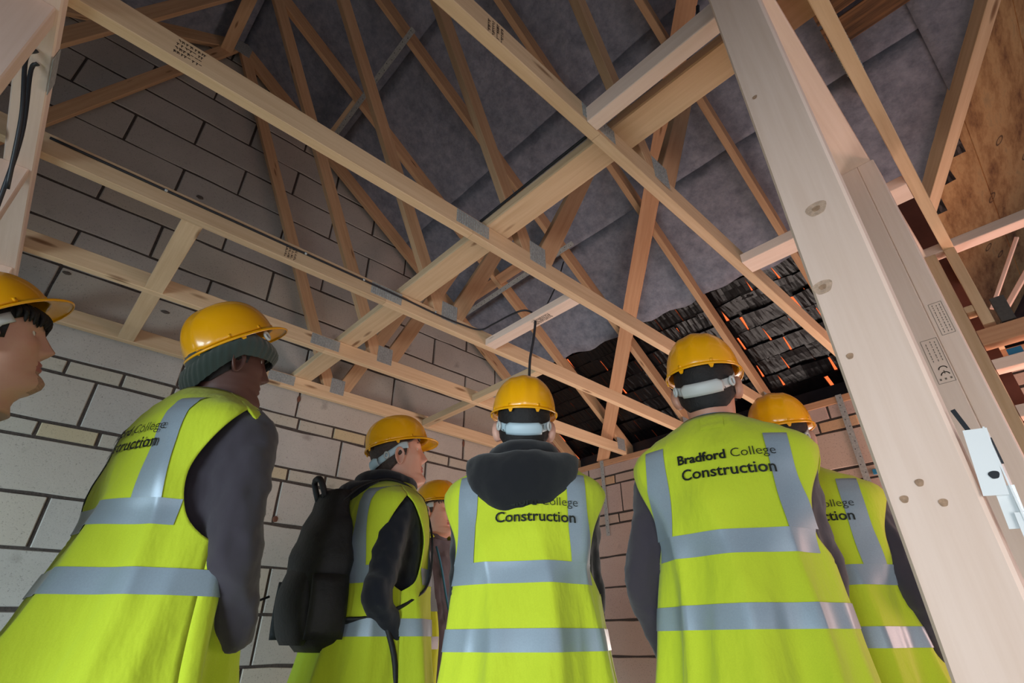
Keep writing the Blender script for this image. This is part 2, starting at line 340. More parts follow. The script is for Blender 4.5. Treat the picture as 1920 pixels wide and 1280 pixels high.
# plain tiles seen from beneath between felt and eaves
tm = []
for v in range(3):
    rnd = random.Random(v); vs = []; fs = []; nx, ny = 12, 3
    for s_ in (0, 1):
        for j in range(ny+1):
            for i in range(nx+1):
                x = -.080+.16*i/nx; y = -.072+.144*j/ny
                vs.append((x, y, .012*s_+(.0016 if i % 3 == 1 else 0)*(1-s_)*-1+.004*math.cos(y*20)+rnd.uniform(-.0012, .0012)))
    q = (nx+1)*(ny+1)
    for j in range(ny):
        for i in range(nx):
            a = j*(nx+1)+i; fs.append((a, a+nx+1, a+nx+2, a+1)); fs.append((a+q, a+q+1, a+q+nx+2, a+q+nx+1))
    for i in range(nx): fs.append((i, i+1, i+1+q, i+q)); b = ny*(nx+1)+i; fs.append((b+1, b, b+q, b+q+1))
    for j in range(ny): a = j*(nx+1); fs.append((a+nx+1, a, a+q, a+nx+1+q)); b = a+nx; fs.append((b, b+nx+1, b+nx+1+q, b+q))
    m_ = mesh('roof_tile', vs, fs); m_.materials.append(M['tile']); tm.append(m_)
sl = math.atan(.69); rnd = random.Random(4)
for r_ in range(11):
    y = 2.70+.1*r_
    for c_ in range(23):
        x = -2.97+.165*c_+(.082 if r_ % 2 else 0)
        if x > .62 or y > yval(x-.05): continue
        open_ = rnd.random() < (.75 if (x > -1.6 and y > 2.8) else .16)
        dx = rnd.uniform(-.012, .012) if open_ else 0; tw = rnd.uniform(-.13, .13) if open_ else rnd.uniform(-.008, .008)
        p = slope_pt(x+dx, y, -.035-(.008 if r_ % 2 else 0)); m = T(*p) @ Matrix.Rotation(-sl, 4, 'X') @ Matrix.Rotation(tw, 4, 'Z') @ Matrix.Rotation(.075+(rnd.uniform(-.05, .09) if open_ else 0), 4, 'X') @ Matrix.Rotation(rnd.uniform(-.07, .07) if open_ else 0, 4, 'Y') 
        link('roof_tile', tm[rnd.randrange(3)], ce, None, m)
eb = plane_box('eaves_board', -3.03, .5, 3.60, 3.615, H-.01, ROOF(3.6)+.135, M['plastic_sheet'], ce)
# netting that wraps the scaffold outside, above the eaves
nv = []; nf = []
for j in range(13):
    for i in range(41): x = -3.6+3.45*i/40; y = 2.2+2.4*j/12; nv.append((x, y, ROOF(y)+.42+.03*noise.noise(Vector((x*2, y*2, 3)))))
for j in range(12):
    for i in range(40): a = j*41+i; nf.append((a, a+1, a+42, a+41))
net = link('scaffold_netting', mesh('scaffold_netting', nv, nf, True), None, M['netting']); tag(net, 'orange scaffold netting outside, glimpsed through gaps in the dark roof tiles', 'netting')
# solid outer skins that keep daylight out of the rest of the roof
def slab(xy, off):
    a = [slope_pt(x, y, off) for x, y in xy]; n = len(a); vs = a+[q+Vector((0, 0, .03)) for q in a]
    link('roof_covering', mesh('roof_covering', vs, [tuple(range(n)), tuple(range(2*n-1, n-1, -1))]+[(i, i+n, (i+1) % n+n, (i+1) % n) for i in range(n)]), ce, M['tile'])
slab([(-3.25, .09), (2.3, .09), (.09, 2.68), (-3.25, 2.68)], -.06); slab([(-3.25, -3.5), (2.7, -3.5), (2.7, .09), (-3.25, .09)], -.06)

# ------------------------------------------------------------------ nail plates
def plate_mesh(w_, h):
    bm = bmesh.new(); bmesh.ops.create_cube(bm, size=1, matrix=Matrix.Diagonal((w_, h, .0014, 1)))
    nx, ny = int(w_/.011), int(h/.014)
    for i in range(nx):
        for j in range(ny):
            x = -w_/2+(i+.5)*w_/nx; y = -h/2+(j+.5)*h/ny
            bmesh.ops.create_cube(bm, size=1, matrix=T(x, y, .0012) @ Matrix.Rotation(.5, 4, 'Y') @ Matrix.Diagonal((.003, .008, .0026, 1)))
    return bm_mesh(bm, 'nail_plate')
PM = {}
def plate(parent, x, y, z, w_, h, side=1, rot=0):
    key = (w_, h)
    if key not in PM: PM[key] = plate_mesh(w_, h); PM[key].materials.append(M['galv'])
    m = T(x, y, z) @ Matrix.Rotation(rot, 4, 'X') @ (Matrix(((0, 0, 1, 0), (1, 0, 0, 0), (0, 1, 0, 0), (0, 0, 0, 1))) if side > 0 else Matrix(((0, 0, -1, 0), (-1, 0, 0, 0), (0, 1, 0, 0), (0, 0, 0, 1))))
    return link('nail_plate', PM[key], parent, None, m)
def stamp_marks(name, parent, m, mat, w_=.05, h=.045, seed=0, ce_=False):
    """flat print: little dashes and strokes; local xy plane of m"""
    rnd = random.Random(seed); bm = bmesh.new()
    def q(x, y, a, b, r=0): bmesh.ops.create_cube(bm, size=1, matrix=T(x, y, 0) @ Matrix.Rotation(r, 4, 'Z') @ Matrix.Diagonal((a, b, .0004, 1)))
    rows = 4
    for r_ in range(rows):
        x = -w_/2
        while x < w_/2:
            a = rnd.uniform(.004, .008)
            y = -h/2+(r_+.5)*h/rows
            q(x, y+.002, a, .0022); 
            if rnd.random() < .7: q(x, y-.001, .0022, .008)
            if rnd.random() < .5: q(x+a*.4, y, .0020, .008, .5)
            x += a+rnd.uniform(.001, .004)
    return link(name, bm_mesh(bm, name), parent, mat, m)

# ------------------------------------------------------------------ trusses
XN = {'A': -2.9525, 'B': -2.386, 'C': -1.787, 'D': -1.1805, 'E': -.5865, 'F': .0135}
TH, CD = .035, .080
tlabel = {'A': 'roof truss standing tight against the grey gable wall', 'B': 'second roof truss out from the gable wall, with grade stamp near the beanie wearer',
          'C': 'third roof truss from the gable wall, black cable clipped along its tie', 'D': 'fourth roof truss from the gable wall, bold stamp near its upper left end',
          'E': 'fifth roof truss, its tie crossed by the pale noggin at upper centre', 'F': 'roof truss directly above the stud wall, seen edge-on beside the big post'}
NY, NZ = 1.245, H+CD
SM = lambda p, x, y, z, w_, h, sd, mt=None, rx=0: stamp_marks('grade_stamp', p, T(x, y, z) @ Matrix(((0, 0, 1, 0), (1, 0, 0, 0), (0, 1, 0, 0), (0, 0, 0, 1))) @ Matrix.Rotation(rx, 4, 'Z'), mt or M['stamp'], w_, h, sd)
for k, x in XN.items():
    t = empty('roof_truss', T(x, 0, H), tlabel[k], 'roof truss', 'fink roof trusses')
    yr = RIDGE
    bxo('bottom_chord', x-TH/2, x+TH/2, .90, 3.58, H, H+CD, M['pine'], t); bxo('bottom_chord', x-TH/2, x+TH/2, -3.35, .899, H, H+CD, M['pine'], t)
    for s in (1, -1):
        f = lambda y: (yr+(y-yr)*s)
        ya, yb = yr+.0, 3.72
        if k == 'F': yb = 2.3
        za, zb = ROOF(ya)+.059, ROOF(yb)+.059
        beam('rafter', (x, f(ya), za), (x, f(yb), zb), TH, .097, M['pine_shaded'] if True else 0, t, (0, .57*s, .82))
        # web to the apex, web to the middle of the rafter
        n_ = f(NY)
        beam('web', (x+.0005, f(NY-.035), NZ-.03), (x+.0005, f(yr+.03), ROOF(yr)+.02), TH-.002, .072, M['pine_shaded'], t, (1, 0, 0) if False else (0, 1, .5))
        beam('web', (x-.0005, f(NY+.03), NZ-.02), (x-.0005, f(1.83), ROOF(1.83)+.03), TH-.002, .085, M['pine_shaded'], t, (0, 1, -.5))
        plate(t, x+TH/2, n_, H+.094, .092, .100)
        plate(t, x-TH/2, n_, H+.094, .092, .100, -1)
        plate(t, x+TH/2, f(3.44), H+.075, .10, .10)
    plate(t, x+TH/2, .90, H+.046, .155, .060); plate(t, x+TH/2, RIDGE, ROOF(RIDGE)+.03, .14, .12)
    plate(t, x+TH/2, f(-1.8)if False else 1.83, ROOF(1.83)+.05, .09, .07, 1, -sl)
    sx = x+TH/2+.0006
    if k == 'D': SM(t, sx, -.06, H+.043, .062, .058, 3)
    if k == 'E': SM(t, sx, .485, H+.036, .058, .058, 5, None, 1.57)
    if k == 'C': SM(t, sx, .466, H+.036, .05, .05, 6, None, 1.57)
    if k == 'B': SM(t, sx, .482, H+.036, .05, .05, 8, None, 1.57)

# gable ladder pieces near the apex by the wall
gl = bxo('gable_noggin', -2.934, -2.404, -.02, .055, 3.60+CZ, 3.645+CZ, M['pine_shaded']); tag(gl, 'dark noggin bridging the two trusses nearest the wall at the apex', 'noggin', 'noggins between the roof trusses')

# ------------------------------------------------------------------ binder, noggins, braces, straps
bd = bxo('ceiling_binder', -3.02, .02, .965, 1.078, H+CD+.001, H+CD+.040, M['pine'], None, .004); tag(bd, 'wide board binder laid flat across the tops of all the ceiling ties', 'timber')
G = 'noggins between the ceiling ties'
def nog(x0, x1, y0, y1, z0, z1, mat, lab):
    o = bxo('ceiling_noggin', x0, x1, y0, y1, z0, z1, mat); return tag(o, lab, 'noggin', G)
XE = {k: v for k, v in XN.items()}
h_ = TH/2+.001
nog(XE['E']+h_, XE['F']-h_, .838, .884, H, H+.062, M['pine_pale'], 'thick pale noggin at upper centre running to the big post')
n_cd = nog(XE['C']+h_, XE['D']-h_, 1.478, 1.545, H+.001, H+.038, M['pine_pale'], 'pale noggin with a hole and cable hanging from it, above the hooded person')
nog(XE['E']+h_, XE['F']-h_, 1.795, 1.89, H, H+.040, M['pine_pale'], 'short pale noggin above the dark tiles, left of the big post')
nog(XE['A']+h_, XE['B']-h_, 1.895, 1.945, H, H+.045, M['pine'], 'noggin between the two ties nearest the wall, above the backpack wearer')
nog(XE['B']+h_, XE['C']-h_, 1.880, 1.935, H, H+.045, M['pine'], 'noggin just behind the helmet of the hooded person')
nog(XE['A']+h_, XE['B']-h_, .095, .163, H+.002, H+.036, M['pine'], 'flat noggin against the gable wall left of the beanie wearer, lower one')
nog(XE['B']+h_, XE['C']-h_, .095, .163, H+.002, H+.036, M['pine'], 'flat noggin left of the beanie wearer, upper one nearer the camera')
sm_ = stamp_marks('grade_stamp', n_cd, T(-1.40, 1.512, H+.0004) @ Matrix.Rotation(PI, 4, 'X'), M['stamp_pale'], .10, .04, 12)
# diagonal brace under the rafters
ub = lambda x, y, c_: Vector((x, y, c_+CZ-.69*y))
br = beam('diagonal_brace', ub(-2.64, 3.53, 3.735), ub(-.30, 1.46, 3.735), .098, .022, M['pine_orange'], None, (0, .57, .82), .001)
tag(br, 'orange-toned brace board nailed diagonally under the rafters', 'timber')
def strap(name, p0, p1, w_, upv, label, parent=None):
    L = (Vector(p1)-Vector(p0)).length; bm = bmesh.new()
    bmesh.ops.create_cube(bm, size=1, matrix=Matrix.Diagonal((L, w_, .003, 1)))
    o = link(name, bm_mesh(bm, name), parent, M['galv'], frame(p0, p1, upv))
    bm = bmesh.new(); n_ = int(L/.045)
    for i in range(n_):
        for z in (-.00165,):
            bmesh.ops.create_circle(bm, cap_ends=True, segments=8, radius=.0032, matrix=T(-L/2+(i+.5)*L/n_, (.006 if i % 2 else -.006), z) @ Matrix.Rotation(PI, 4, 'X'))
    link('punched_hole', bm_mesh(bm, 'punched_holes'), o, M['cable'], frame(p0, p1, upv))['kind'] = 'stuff'
    return tag(o, label, 'strap') if label else o
strap('restraint_strap', ub(-3.03, .805, 3.735), ub(-1.69, .795, 3.735), .033, (0, .57, .82), 'perforated steel strap across the rafters high up by the gable wall')
strap('restraint_strap', ub(-3.03, 2.115, 3.70), ub(-1.66, 2.12, 3.735), .033, (0, .57, .82), 'perforated steel strap under an orange noggin at picture centre')
for a, b, l_ in (('A', 'B', 'orange noggin behind the central perforated strap, nearer the wall'), ('B', 'C', 'orange noggin behind the central perforated strap, farther from the wall')):
    o = beam('rafter_noggin', ub(XE[a]+h_, 2.10, 3.80), ub(XE[b]-h_, 2.10, 3.80), .075, .045, M['pine_orange'], None, (0, .57, .82)); tag(o, l_, 'noggin', 'noggins between the rafters')
for a, b in (('A', 'B'),):
    o = beam('rafter_noggin', ub(XE[a]+h_, .80, 3.80), ub(XE[b]-h_, .80, 3.80), .045, .04, M['pine'], None, (0, .57, .82)); tag(o, 'pale noggin beside the perforated strap high up by the gable wall', 'noggin', 'noggins between the rafters')
strap('restraint_strap', (-.775, YW-.010, 1.298+CZ), (-.775, YW-.010, -.08+CZ), .034, (0, 1, 0), 'long perforated steel strap running down the pink-lit back wall')
strap('restraint_strap', (-2.62, YW-.010, 1.298+CZ), (-2.62, YW-.010, .70+CZ), .034, (0, 1, 0), 'short steel strap on the back wall near the corner')

bc = bxo('wall_clip', -.735, -.705, YW-.012, YW-.002, .795+CZ, .825+CZ, M['blue']); tag(bc, 'tiny blue clip on the pink-lit wall beside the long strap', 'clip')
# ------------------------------------------------------------------ cables
def cable(pts, label, r=.0045, parent=None, k=8):
    vs, fs = tube('c', spline(pts, k), r, None); o = link('cable', mesh('cable', vs, fs, True), parent, M['cable']); return tag(o, label, 'cable')
xc = XE['C']+TH/2+.005
cb_ = cable([(xc, -.30, H+.060), (xc, .3, H+.058), (xc, .9, H+.056), (xc, 1.15, H+.050), (xc+.015, 1.30, H+.044), (-1.727, 1.405, H+.044), (-1.644, 1.421, H+.046), (-1.525, 1.432, H+.050), (-1.458, 1.455, H+.052), (-1.436, 1.505, H+.043)], 'black cable clipped along the third tie, looping off towards the pale noggin')
cable([(-1.433, 1.50, H+.0), (-1.437, 1.50, H-.03), (-1.451, 1.50, H-.10), (-1.470, 1.497, H-.18), (-1.481, 1.50, H-.25), (-1.485, 1.50, H-.31)], 'twin black cable hanging from the hole in the pale noggin', .0060)
cable([(-1.475, 1.56, H+.042), (-1.45, 1.59, H+.12), (-1.41, 1.60, H+.185), (-1.385, 1.62, H+.26), (-1.37, 1.66, H+.40)], 'black cable rising behind the pale noggin to the felt', .0035)
yb = .958
cable([(-1.30, yb, H+CD+.036), (-.8, yb, H+CD+.040), (-.35, yb, H+CD+.042), (-.26, yb+.01, H+CD+.10), (-.23, yb+.01, H+CD+.22)], 'black cable running along the edge of the flat binder', .0055)
for i, y in enumerate((.02, .52, .78, 1.16)):
    bm = bmesh.new(); bmesh.ops.create_uvsphere(bm, u_segments=8, v_segments=6, radius=.006); link('cable_clip', bm_mesh(bm, 'cable_clip', True), cb_, M['galv'], T(xc+.002, y, H+.058))

# ------------------------------------------------------------------ partition at the left: plate and studs
tp = bxo('partition_plate', -3.02, -.55, -.372, -.300, H-.042, H-.001, M['pine_pale'], None, .004); tag(tp, 'pale timber head plate of the partition at the left edge', 'timber')
gs = 'studs of the partition at the left edge'
for x, lab in ((-1.20, 'wide pale stud at the top left corner, nearest the camera'), (-1.84, 'pale stud below the head plate, second from the top left'), (-2.50, 'pale stud farther along the left partition, behind the cut-off face')):
    o = bxo('wall_stud', x-.038 if x > -1.3 else x-.025, x+.02, -.378 - (.05 if x > -1.3 else 0), -.31, 0, H-.043, M['pine_pale'], None, .003); tag(o, lab, 'stud', gs)
bm = bmesh.new()
cable([(-1.33, -.33, H-.046), (-1.345, -.34, H-.075), (-1.40, -.30, H-.20), (-1.50, -.27, H-.34)], 'black cable coming out of a hole in the left head plate, upper one', .005)
cable([(-1.37, -.325, H-.046), (-1.385, -.33, H-.07), (-1.44, -.29, H-.22), (-1.54, -.27, H-.40)], 'black cable coming out of the left head plate, lower one', .005)
pc = plane_box('connector_plate', -1.46, -1.33, -.299, -.2975, H-.05, H-.004, M['galv']); tag(pc, 'small dark steel plate on the edge of the left head plate', 'connector')

# ------------------------------------------------------------------ right: big post and stud wall
po = bxo('timber_post', -.163, -.072, .79, .835, 0, 1.315+CZ, M['pine_pale'], None, .004); tag(po, 'big pale timber post in the right foreground', 'post')
def disc(name, parent, p, r1, r2, mat, nrm='y-'):
    vs = [(r1*math.cos(a)*(1+.12*math.sin(3*a)), r2*math.sin(a)*(1+.1*math.cos(2*a))) for a in [i*PI/10 for i in range(20)]]
    vv = [(p[0]+a, p[1], p[2]+b) for a, b in vs]; return link(name, mesh(name, vv, [tuple(range(20))]), parent, mat, Matrix())
M['knot'] = plain('knot_wood', (196, 168, 146), .7, 0, .25, 160); M['knot2'] = plain('knot_core', (168, 136, 110), .7, 0, .3, 160)
for (px, pz, r) in ((-.117, .603, .0135), (-.147, .463, .0120)):
    disc('knot', po, (px, .7896, pz+CZ), r*1.15, r*1.05, M['knot']); disc('knot', po, (px, .7893, pz+CZ), r*.45, r*.4, M['knot2'])
for (px, pz) in ((-.144, .145), (-.108, .135), (-.123, .161), (-.143, .915), (-.145, .343)): disc('knot', po, (px, .7893, pz+CZ), .0045, .005, M['knot2'])
sr = bxo('stud_wall_plate', -.150, -.056, .84, 2.36, H+.001, H+.044, M['pine_pale']); tag(sr, 'pale head plate running back from the big post above the stamped studs', 'timber')
gst = 'studs of the wall behind the big post'
s1 = bxo('wall_stud', -.150, -.0935, 1.60, 1.69, 0, H, M['pine_pale']); tag(s1, 'left one of the doubled studs, larger CE box printed on it', 'stud', gst)
s2 = bxo('wall_stud', -.093, -.048, 1.60, 1.69, 0, H, M['pine_pale']); tag(s2, 'right one of the doubled studs, small faded box printed on it', 'stud', gst)
s3 = bxo('wall_stud', -.073, -.030, 2.30, 2.36, 0, H-.0, M['pine']); tag(s3, 'stud just right of the doubled studs, under the cross noggin', 'stud', gst)
s4 = bxo('wall_stud', -.003, .031, 2.302, 2.36, .96+CZ, H-.0, M['pine']); tag(s4, 'narrow stud right of the gap showing red-brown board', 'stud', gst)
def cebox(par, x0, x1, z0, z1, y, txt=True):
    t = .0009; fr = []
    bm = bmesh.new()
    def q(cx, cz, a, b): bmesh.ops.create_cube(bm, size=1, matrix=T(cx, y, cz) @ Matrix.Diagonal((a, .0005, b, 1)))
    q((x0+x1)/2, z0, x1-x0, t); q((x0+x1)/2, z1, x1-x0, t); q(x0, (z0+z1)/2, t, z1-z0); q(x1, (z0+z1)/2, t, z1-z0)
    rnd = random.Random(int(x0*1000))
    for c_ in (.25, .55, .8):
        z = z0+.5*(z1-z0) if txt else z0+.008
        while z < z1-.006: l_ = rnd.uniform(.003, .006); q(x0+(x1-x0)*c_, z, .0016, l_); z += l_+.003
    if txt:
        for cx in (.2, .5, .82): q(x0+(x1-x0)*cx, z0+.010, .004, .005)
    link('printed_box', bm_mesh(bm, 'printed_box'), par, M['stamp_pale'], Matrix())
    if txt:      # the letters C E, reading up the stud
        bm = bmesh.new(); cx = (x0+x1)/2+.003
        def arc(cz, r, bar):
            for i in range(14):
                a = math.radians(10+160*i/13); bmesh.ops.create_cube(bm, size=1, matrix=T(cx+math.cos(a)*r, y, cz+math.sin(a)*r*.9-.004) @ Matrix.Rotation(-(a), 4, 'Y') @ Matrix.Diagonal((.0022, .0006, .0032, 1)))
            if bar: bmesh.ops.create_cube(bm, size=1, matrix=T(cx, y, cz+.004) @ Matrix.Diagonal((.002, .0006, .009, 1)))
        arc(z0+.040, .0085, False); arc(z0+.024, .0085, True)
        link('ce_mark', bm_mesh(bm, 'ce_mark'), par, M['stamp_pale'], Matrix())
cebox(s1, -.132, -.097, .55+CZ, .672+CZ, 1.5995); cebox(s2, -.083, -.055, .672+CZ, .765+CZ, 1.5995, False)
n5 = bxo('cross_noggin', -.056, 1.3, 2.30, 2.36, H+.0005, H+.038, M['pine_pale']); tag(n5, 'pale noggin crossing above the studs towards the right edge', 'noggin', 'rails of the wall at the right edge')
for z0, z1, lab in ((.885, .945, 'upper rail below the grey bracket at the right edge'), (.790, .828, 'rail with a small blue clip at the right edge'), (.62, .66, 'lowest rail visible at the right edge')):
    o = bxo('cross_rail', -.028, 1.3, 2.30, 2.36, z0+CZ, z1+CZ, M['pine_pale'] if z0 < .85 else M['pine_orange']); tag(o, lab, 'rail', 'rails of the wall at the right edge')
o = bxo('stud_spacer', -.029, -.004, 2.30, 2.36, 1.02+CZ, 1.045+CZ, M['pine']); tag(o, 'tiny spacer between the two narrow studs at the right', 'timber')
o = bxo('blue_clip', .02, .06, 2.33, 2.36, .832+CZ, .862+CZ, M['blue']); tag(o, 'small blue-green clip sitting on a rail at the right edge', 'clip')
# metal bracket on the side of the big post
bk = empty('steel_bracket', T(-.06, .86, 1.28), 'galvanised bracket, daylight put into its white colour, fixed on the right side of the big post', 'bracket')
bm = bmesh.new()
for cx, cy, cz, rx, a, b, c in ((-.0560, .789, .172, .10, .022, .0018, .075), (-.0520, .795, .122, .06, .018, .0018, .045), (-.0450, .803, .150, .02, .0018, .030, .12), (-.0470, .790, .085, .05, .013, .0018, .06)):
    bmesh.ops.create_cube(bm, size=1, matrix=T(cx, cy, cz+CZ) @ Matrix.Rotation(rx, 4, 'Y') @ Matrix.Diagonal((a, b, c, 1)))
link('bracket_body', bm_mesh(bm, 'bracket_body'), bk, M['galv_daylit'], Matrix())
disc('bracket_hole', bk, (-.0535, .7872, .156+CZ), .0048, .0048, M['cable'])
bm = bmesh.new()
bmesh.ops.create_cube(bm, size=1, matrix=T(-.0605, .795, .221+CZ) @ Matrix.Rotation(-.20, 4, 'Y') @ Matrix.Diagonal((.0050, .002, .036, 1))); bmesh.ops.create_cube(bm, size=1, matrix=T(-.0435, .796, .183+CZ) @ Matrix.Diagonal((.004, .002, .030, 1))); link('bracket_tongue', bm_mesh(bm, 'bracket_tongue'), bk, M['cable'], Matrix())
# valley, weathered plywood, old boards
vd = Vector((.433, -.541, .373)).normalized(); vp = Vector((.052, 2.796, 1.951+CZ))
vr = beam('valley_rafter', vp-vd*.45-Vector((0, 0, .04)), vp+vd*1.9-Vector((0, 0, .04)), .052, .12, M['pine'], ce, (0, 0, 1))
o = bxo('stud_wall_trimmer', .06, .09, 2.30, 2.36, .96+CZ, H, M['greybox']) if False else None
def side(x, y): return Vector((x, y, 1.951+.861*(x-.052)+CZ+.02))
pv = [side(-.10, 2.95), side(.60, 2.10), side(1.25, 1.30), side(1.25, 5.2), side(-.10, 5.2)]
k_ = [(0.0, .30), (.30, .62), (.62, 1.3)]
for i, (a, b) in enumerate(k_):
    ln = lambda x: 2.86-1.25*(x-.052)+.02
    vs = [side(a+.003, ln(a)), side(b-.003, ln(b)), side(b-.003, 5.4), side(a+.003, 5.4)]; vs = [v+Vector((0, 0, .006*i)) for v in vs]
    vs += [v+Vector((-.01, 0, .015)) for v in vs]
    o = link('plywood_panel', mesh('plywood_panel', vs, [(0, 1, 2, 3), (7, 6, 5, 4), (0, 4, 5, 1), (1, 5, 6, 2), (2, 6, 7, 3), (3, 7, 4, 0)]), ce, M['ply'])
rb = plane_box('brown_board', -.12, .006, 2.62, 2.64, .5+CZ, 1.88+CZ, M['redboard']); tag(rb, 'red-brown board glimpsed in the gap between the narrow studs', 'board')
for i, (y0, lab) in enumerate(((1.88, 'stained old board crossing above the big post, upper one'), (1.99, 'stained old board crossing above the big post, lower dark-edged one'))):
    o = beam('old_board', slope_pt(-.02, y0+.03, .10), slope_pt(.36, y0+.03, .10), .115, .022, M['old_board'], None, (0, .57, .82)); tag(o, lab, 'board', 'stained boards above the big post')
# timbers seen through the far opening
for p0, p1, w_, mt, lab in (((.055, 3.2, 1.40+CZ), (.27, 3.2, 1.72+CZ), .016, 'pine_pale', 'thin white batten slanting at the right edge, left one'), ((.075, 3.25, 1.37+CZ), (.30, 3.25, 1.62+CZ), .022, 'pine_pale', 'thin white batten slanting at the right edge, right one')):
    o = beam('slanting_batten', p0, p1, w_, w_, M[mt]); tag(o, lab, 'batten', 'battens beyond the right-hand wall')
o = beam('black_sheeting', (.12, 3.35, 1.32+CZ), (.40, 3.35, 1.66+CZ), .10, .012, M['plastic_sheet'], None, (0, 1, 0)); tag(o, 'crumpled black sheeting beyond the wall at the right edge', 'sheeting')
o = bxo('steel_box', .045, .085, 2.30, 2.35, .950+CZ, 1.045+CZ, M['greybox']); tag(o, 'dark grey steel box section beside the narrow stud', 'bracket')
o = beam('grey_offcut', (.02, 2.5, .72+CZ), (.12, 2.5, .70+CZ), .02, .06, M['greybox']); tag(o, 'grey offcut lying beyond the rails at the right edge', 'offcut')
# ------------------------------------------------------------------ people
def lerp_tab(tab, z):
    if z <= tab[0][0]: return tab[0][1:]
    for a, b in zip(tab, tab[1:]):
        if z <= b[0]:
            t = (z-a[0])/(b[0]-a[0]); t = t*t*(3-2*t)*.5+t*.5
            return tuple(p+(q-p)*t for p, q in zip(a[1:], b[1:]))
    return tab[-1][1:]
def sup(th, a, b, n=2.3):      # th: 0 = front (+y), 90deg = right (+x), 180 = back
    s, c = math.sin(th), math.cos(th); e = 2/n
    return a*math.copysign(abs(s)**e, s), b*math.copysign(abs(c)**e, c)
def grid(vs, nu, nv, wrap, off=0):
    fs = []
    for j in range(nv-1):
        for i in range(nu if wrap else nu-1):
            a = off+j*nu+i; b = off+j*nu+(i+1) % nu; fs.append((a, b, b+nu, a+nu))
    return fs
# --- head: local origin between the ears at eye level, face towards +y
HT = [(-.215, .048, .080, .066), (-.175, .040, .072, .060), (-.145, .040, .070, .058), (-.128, .058, .070, .058), (-.120, .080, .071, .058), (-.110, .094, .072, .059), (-.098, .098, .073, .061),
      (-.084, .096, .074, .064), (-.072, .089, .076, .0665), (-.050, .091, .080, .069), (-.030, .092, .086, .0715), (0, .0925, .094, .075), (.030, .094, .099, .0765), (.050, .098, .100, .077),
      (.070, .092, .098, .0755), (.090, .076, .086, .067), (.105, .054, .066, .052), (.113, .032, .042, .034), (.117, .0, .008, .006)]
def g_(x, s): return math.exp(-(x/s)**2)
def head_pt(th, z, off=0.):
    f, b, w_ = lerp_tab(HT, z); x, y = sup(th, w_+off, 1, 2.15)
    front = max(0, math.cos(th)); yy = y*(f+off) if y > 0 else y*(b+off)
    tap = .30*max(0, min(1, (-z+.0)/.09)) + .08
    x *= 1-tap*front**1.5
    if off == 0 or True:
        k = 1 if off < .004 else 0
        if y > 0 and k:
            ax = abs(x)
            nb = 0
            if -.034 < z < .050:
                t = (.050-z)/.084; prof = .004+.027*min(1, t/.78)**1.25 if t < .78 else .031*max(0, 1-(t-.78)/.22)**.7
                nb = prof*g_(x, .0085+.006*max(0, t-.3))
            wings = .007*g_(ax-.0135, .006)*g_(z+.022, .010)
            sock = -.0095*g_(ax-.031, .014)*g_(z-.026, .012)
            brow = .0045*g_(ax-.030, .020)*g_(z-.045, .009)
            lips = .0065*g_(x, .021)*(g_(z+.049, .0055)+g_(z+.062, .006))-.003*g_(x, .020)*g_(z+.0555, .002)
            chin = .004*g_(x, .018)*g_(z+.098, .012); cheek = .004*g_(ax-.045, .015)*g_(z+.005, .016)
            dent = -.003*g_(x, .005)*g_(z+.038, .004)
            yy += (nb+wings+sock+brow+lips+chin+cheek+dent)*min(1, front*1.6)
    return Vector((x, yy-.004, z))
def ear(side):
    vs = []; nu, nv = 14, 7
    for j in range(nv):
        ph = j/(nv-1)*PI
        for i in range(nu):
            a = 2*PI*i/nu; r = math.sin(ph); zz = math.cos(a)*r; yy = math.sin(a)*r
            d = math.cos(ph)*.010
            if d > 0: d = .010*(1-1.5*g_(r-.0, .45)) + .002*g_(r-.8, .2)
            lob = 1-.25*max(0, -zz)
            vs.append((side*(.078+d*1.0+.016*max(0, -yy)*1.0), -.012+yy*.021*lob-.006*zz*-.6, -.006+zz*.036))
    fs = grid(vs, nu, nv, True); 
    return vs, fs if side > 0 else [tuple(reversed(f)) for f in fs]
TB = [(.70, .19, .13, 0), (.90, .185, .135, 0), (1.05, .165, .122, 0), (1.20, .178, .126, 0), (1.32, .190, .130, -.004), (1.40, .188, .120, -.008), (1.45, .150, .100, -.008), (1.49, .105, .085, -.004), (1.53, .070, .074, .0), (1.60, .060, .068, .006)]
VT = [(.62, .285, .225, 0), (.80, .268, .208, 0), (1.0, .248, .188, 0), (1.15, .238, .178, 0), (1.28, .240, .170, -.004), (1.37, .250, .155, -.008), (1.42, .250, .146, -.010), (1.450, .235, .136, -.010), (1.480, .190, .124, -.008), (1.505, .142, .112, -.004), (1.523, .110, .102, 0), (1.535, .094, .093, 0)]
def loft(path, n=16):
    """path: list of (point, ra, rb, side vector)"""
    vs = []
    for i, (q, ra, rb) in enumerate(path):
        P = [Vector(p[0]) for p in path]; t = (P[min(i+1, len(P)-1)]-P[max(0, i-1)]).normalized(); a = t.cross(Vector((0, 1, .2))).normalized(); b = a.cross(t).normalized()
        for k in range(n): an = 2*PI*k/n; vs.append(Vector(q)+a*math.cos(an)*ra+b*math.sin(an)*rb)
    fs = grid(vs, n, len(path), True); fs.append(tuple(range(n-1, -1, -1))); L = (len(path)-1)*n; fs.append(tuple(range(L, L+n))); return vs, fs
def join(parts):
    V_, F_ = [], []
    for vs, fs in parts: o = len(V_); V_ += [Vector(v) for v in vs]; F_ += [tuple(i+o for i in f) for f in fs]
    return V_, F_
def smooth_path(pts, k=4):
    out = []; P = spline([p[0] for p in pts], k); R = spline([(p[1], p[2], 0) for p in pts], k)
    return [(a, b.x, b.y) for a, b in zip(P, R)]
